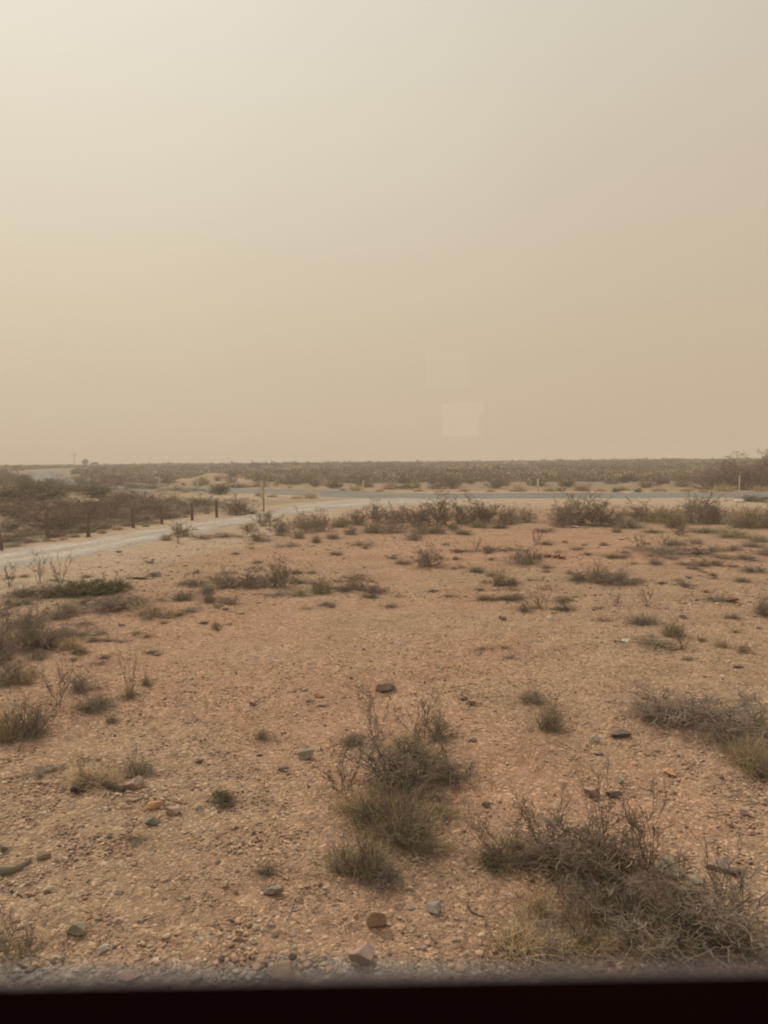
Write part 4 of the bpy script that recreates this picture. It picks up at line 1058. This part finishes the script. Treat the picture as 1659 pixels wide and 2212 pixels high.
utility()
def far_tree(px, dist, H, W, label):
    d = pix_dir(px, 1003); k = dist / d[1]; x, y = d[0] * k, float(dist)
    rng = np.random.default_rng(int(px))
    z = hz(x, y)
    e = bpy.data.objects.new('tree', None); COL.objects.link(e); e.location = (x, y, z)
    tag(e, label, 'tree')
    w = MB(); tubes(w, grow(rng, np.array([[0, 0, -.2]] * 4), np.array([[0, 0, H * .6], [W * .25, 0, H * .7], [-W * .25, .3, H * .7], [0.2, -.5, H * .8]]), 5, 0, 0.03), 0.18, 0.05, rng, BARK, 6)
    link('trunk', w.mesh('trunk', M_WOOD), e)
    f = MB(); u = rng.normal(size=(420, 3)); u /= np.linalg.norm(u, axis=1, keepdims=True); u *= rng.uniform(.3, 1, (420, 1)) ** .5
    leaves(f, u * np.array([W / 2, W / 2, H * .36]) + np.array([0, 0, H * .64]), 0.4, rng, vary(rng, (0.16, 0.14, 0.09), 420, .3))
    link('crown', f.mesh('crown', M_LEAF), e)
far_tree(184, 380, 3.9, 3.0, 'small rounded tree on the hazy left horizon beside the utility pole')
far_tree(205, 390, 2.3, 4.0, 'low spreading tree right of the rounded one on the left horizon')
far_tree(552, 240, 1.7, 4.0, 'dark low tree breaking the skyline left of centre')

# ------------------------------------------------------------------ the rail car window one looks through
def plain(name, col, rough=0.6, spec=0.3):
    m, nt, out = nmat(name)
    n = noise_n(nt, 40, 3)
    p = N_(nt, 'ShaderNodeBsdfPrincipled', Roughness=rough); p.inputs['Specular IOR Level'].default_value = spec
    L_(nt, mult(nt, (*col, 1), ramp(nt, n.outputs[0], [(0.3, (0.85,) * 3), (0.7, (1.15,) * 3)])), p.inputs['Base Color'])
    L_(nt, p.outputs[0], out.inputs[0])
    return m
M_BLACK = plain('dark_window_trim', (0.006, 0.0028, 0.002), 1.0, 0.0)
M_INT = plain('dark_car_lining', (0.02, 0.018, 0.016), 0.8, 0.1)
YP = 0.165                                    # pane distance
SILL = 2.8 - 0.135 * math.tan(math.radians(36.02))
def pane_mat():
    m, nt, out = nmat('window_glass')
    geo = nt.nodes.new('ShaderNodeNewGeometry')
    sp = nt.nodes.new('ShaderNodeSeparateXYZ'); L_(nt, geo.outputs['Position'], sp.inputs[0])
    n = noise_n(nt, 60, 4, 0.6, geo.outputs['Position'])
    tr = N_(nt, 'ShaderNodeBsdfTransparent'); tr.inputs[0].default_value = (1, 1, 1, 1)
    gl = N_(nt, 'ShaderNodeBsdfGlossy', Roughness=0.0); gl.inputs[0].default_value = (1, 1, 1, 1)
    mx = nt.nodes.new('ShaderNodeMixShader'); mx.inputs[0].default_value = 0.055
    L_(nt, tr.outputs[0], mx.inputs[1]); L_(nt, gl.outputs[0], mx.inputs[2])
    # grime that has gathered along the bottom of the glass
    du = N_(nt, 'ShaderNodeBsdfTranslucent'); du.inputs[0].default_value = (0.145, 0.13, 0.15, 1)
    mr = N_(nt, 'ShaderNodeMapRange'); mr.interpolation_type = 'SMOOTHSTEP'
    jt = N_(nt, 'ShaderNodeMath', operation='MULTIPLY_ADD'); L_(nt, n.outputs[0], jt.inputs[0]); jt.inputs[1].default_value = 0.003; L_(nt, sp.outputs['Z'], jt.inputs[2])
    L_(nt, jt.outputs[0], mr.inputs['Value'])
    mr.inputs['From Min'].default_value = GR0; mr.inputs['From Max'].default_value = GR1
    mr.inputs['To Min'].default_value = 0.85; mr.inputs['To Max'].default_value = 0.0
    sm = noise_n(nt, 26, 3, 0.5, geo.outputs['Position'])
    fr = N_(nt, 'ShaderNodeMapRange'); L_(nt, sm.outputs[0], fr.inputs['Value']); fr.inputs['From Min'].default_value = 0.35; fr.inputs['From Max'].default_value = 0.75; fr.inputs['To Max'].default_value = 0.05
    dd = N_(nt, 'ShaderNodeBsdfTranslucent'); dd.inputs[0].default_value = (0.62, 0.56, 0.5, 1)
    m0 = nt.nodes.new('ShaderNodeMixShader'); L_(nt, fr.outputs[0], m0.inputs[0]); L_(nt, mx.outputs[0], m0.inputs[1]); L_(nt, dd.outputs[0], m0.inputs[2]); mx = m0
    m2 = nt.nodes.new('ShaderNodeMixShader'); L_(nt, mr.outputs[0], m2.inputs[0])
    L_(nt, mx.outputs[0], m2.inputs[1]); L_(nt, du.outputs[0], m2.inputs[2])
    L_(nt, m2.outputs[0], out.inputs[0])
    return m
GR0 = 2.8 - YP * math.tan(math.radians(36.3)) + 0.0015
GR1 = 2.8 - YP * math.tan(math.radians(34.5)) + 0.0015
win = bpy.data.objects.new('train_window', None); COL.objects.link(win)
tag(win, 'dark sill and glass of the train window along the bottom', 'window')
win.rotation_euler = (0, 0, math.radians(0.6))
mb = MB(); mb.box((-1.5, 0.06, SILL - 0.4), (1.5, 0.135, SILL)); link('sill', mb.mesh('sill', M_BLACK), win)
mb = MB(); mb.box((-1.5, 0.136, SILL - 0.08), (1.5, 0.18, SILL - 0.041)); link('gasket', mb.mesh('gasket', M_BLACK), win)
mb = MB(); mb.add([(-1.5, YP, SILL - 0.045), (1.5, YP, SILL - 0.045), (1.5, YP, 4.1), (-1.5, YP, 4.1)], [(0, 1, 2, 3)])
link('pane', mb.mesh('pane', pane_mat()), win)
car = bpy.data.objects.new('train_car', None); COL.objects.link(car); tag(car, 'dark interior of the train car around the window', 'train car')
car.rotation_euler = (0, 0, math.radians(0.6))
mb = MB()
mb.box((-4, 0.06, 1.2), (4, 0.22, SILL - 0.401)); mb.box((-4, 0.06, SILL - 0.4), (-1.501, 0.22, 4.1)); mb.box((1.501, 0.06, SILL - 0.4), (4, 0.22, 4.1)); mb.box((-4, 0.06, 4.101), (4, 0.22, 4.25))
link('window_wall', mb.mesh('window_wall', M_INT), car)
mb = MB(); mb.box((-4, -2.6, 1.1), (4, 0.22, 1.199)); link('floor_panel', mb.mesh('floor_panel', M_INT), car)
mb = MB(); mb.box((-4, -2.6, 4.251), (4, 0.22, 4.35)); link('ceiling_panel', mb.mesh('ceiling_panel', M_INT), car)
mb = MB(); mb.box((-4.1, -2.6, 1.1), (-4.001, 0.22, 4.35)); mb.box((4.001, -2.6, 1.1), (4.1, 0.22, 4.35)); link('end_wall', mb.mesh('end_wall', M_INT), car)
# opposite wall with a small window whose reflection shows in the pane
def opp():
    mb = MB(); k = 2.40 + YP
    D = k + YP
    def X(u): return (u - 1536) / 2980 * D
    def Z(v): return 2.8 + (1846 - v) / 2980 * D * 1.0
    xs = [-4, X(1800), X(1962), X(1973), X(1984), 4]
    y0, y1 = -2.5, -2.40
    zt, zm, zb = Z(1606), Z(1655), Z(1745)
    a0, a1, az, at_ = X(1740), X(1925), Z(1552), Z(1405)
    mb.box((xs[0], y0, 1.2), (a0, y1, 4.25)); mb.box((xs[4], y0, 1.2), (xs[5], y1, 4.25))
    mb.box((a0, y0, 1.2), (xs[4], y1, zb)); mb.box((a0, y0, at_), (xs[4], y1, 4.25))
    mb.box((a0, y0, zb), (xs[1], y1, zt)); mb.box((a0, y0, zt), (xs[4], y1, az)); mb.box((a1, y0, az), (xs[4], y1, at_))
    mb.box((xs[2], y0, zb), (xs[3], y1, zm)); mb.box((xs[3], y0, zm - 0.015), (xs[4], y1, zm))
    bm_, nt, out = nmat('reflection_dimmer')  # unseen half-clear sheet, added to dim the upper opening's reflection
    t = N_(nt, 'ShaderNodeBsdfTransparent'); d = N_(nt, 'ShaderNodeBsdfDiffuse'); d.inputs[0].default_value = (0.02, 0.02, 0.02, 1)
    mx = nt.nodes.new('ShaderNodeMixShader'); mx.inputs[0].default_value = 0.62
    L_(nt, t.outputs[0], mx.inputs[1]); L_(nt, d.outputs[0], mx.inputs[2]); L_(nt, mx.outputs[0], out.inputs[0])
    bl = MB(); bl.add([(a0, -2.45, az), (a1, -2.45, az), (a1, -2.45, at_), (a0, -2.45, at_)], [(0, 1, 2, 3)])
    link('dimmer_sheet', bl.mesh('dimmer_sheet', bm_), car)
    link('opposite_wall', mb.mesh('opposite_wall', M_INT), car)
opp()

# ------------------------------------------------------------------ sky, sun, haze
SUN_AZ, SUN_EL = math.radians(-38), math.radians(48)      # to the left of the view, in front
sdir = Vector((math.sin(SUN_AZ) * math.cos(SUN_EL), math.cos(SUN_AZ) * math.cos(SUN_EL), math.sin(SUN_EL)))
sl = bpy.data.lights.new('sun', 'SUN'); sl.energy = 1.9; sl.angle = math.radians(8); sl.color = (1, 0.87, 0.70)
so = bpy.data.objects.new('sun', sl); COL.objects.link(so); so.rotation_euler = sdir.to_track_quat('Z', 'Y').to_euler(); so.location = (0, 0, 30)

wd = bpy.data.worlds.new('World'); S.world = wd; wd.use_nodes = True
nt = wd.node_tree; nt.nodes.clear()
wo = nt.nodes.new('ShaderNodeOutputWorld'); bg = nt.nodes.new('ShaderNodeBackground'); L_(nt, bg.outputs[0], wo.inputs[0])
sky = nt.nodes.new('ShaderNodeTexSky'); sky.sky_type = 'NISHITA'; sky.sun_disc = False; sky.sun_elevation = SUN_EL; sky.sun_rotation = SUN_AZ; sky.dust_density = 8
tc = nt.nodes.new('ShaderNodeTexCoord')
sp = nt.nodes.new('ShaderNodeSeparateXYZ'); L_(nt, tc.outputs['Generated'], sp.inputs[0])
dust = ramp(nt, sp.outputs['Z'], [(0.0, (0.735, 0.605, 0.435)), (0.12, (0.72, 0.605, 0.44)), (0.28, (0.74, 0.65, 0.495)), (0.5, (0.75, 0.69, 0.575)), (1.0, (0.76, 0.72, 0.63))])
dp = N_(nt, 'ShaderNodeVectorMath', operation='DOT_PRODUCT'); L_(nt, tc.outputs['Generated'], dp.inputs[0]); dp.inputs[1].default_value = sdir
mxx = N_(nt, 'ShaderNodeMath', operation='MAXIMUM'); L_(nt, dp.outputs['Value'], mxx.inputs[0]); mxx.inputs[1].default_value = 0
pw = N_(nt, 'ShaderNodeMath', operation='POWER'); L_(nt, mxx.outputs[0], pw.inputs[0]); pw.inputs[1].default_value = 3.0
glow = ramp(nt, pw.outputs[0], [(0, (0.85, 0.80, 0.775)), (0.5, (1.0, 1.0, 0.98)), (1, (1.13, 1.17, 1.21))])
c = mult(nt, dust, glow)
nz = N_(nt, 'ShaderNodeTexNoise', Scale=1.6, Detail=2); L_(nt, tc.outputs['Generated'], nz.inputs['Vector'])
c = mult(nt, c, ramp(nt, nz.outputs[0], [(0.3, (0.985, 0.975, 0.985)), (0.7, (1.015, 1.02, 1.01))]))
sk = mult(nt, sky.outputs[0], (0.1, 0.1, 0.1, 1))
c = mult(nt, c, sk, 0.06, 'MIX')
L_(nt, c, bg.inputs[0]); bg.inputs[1].default_value = 1.0

m, nt, out = nmat('airborne_dust')
pv = nt.nodes.new('ShaderNodeVolumePrincipled'); pv.inputs['Color'].default_value = (0.97, 0.91, 0.83, 1); pv.inputs['Density'].default_value = 0.0017
L_(nt, pv.outputs[0], out.inputs['Volume'])
mb = MB(); mb.box((-2700, -2700, -15), (2700, 2700, 16))
tag(link('haze', mb.mesh('haze', m)), 'dust haze hanging over the plain', kind='stuff')

# ------------------------------------------------------------------ render
S.view_settings.view_transform = 'Standard'; S.view_settings.look = 'None'; S.view_settings.gamma = 1; S.view_settings.exposure = 0.0
cy = S.cycles
cy.filter_width = 2.0
cy.max_bounces = 6; cy.diffuse_bounces = 3; cy.volume_bounces = 1; cy.transparent_max_bounces = 8
cy.use_denoising = True
try: cy.denoiser = 'OPENIMAGEDENOISE'
except Exception: pass
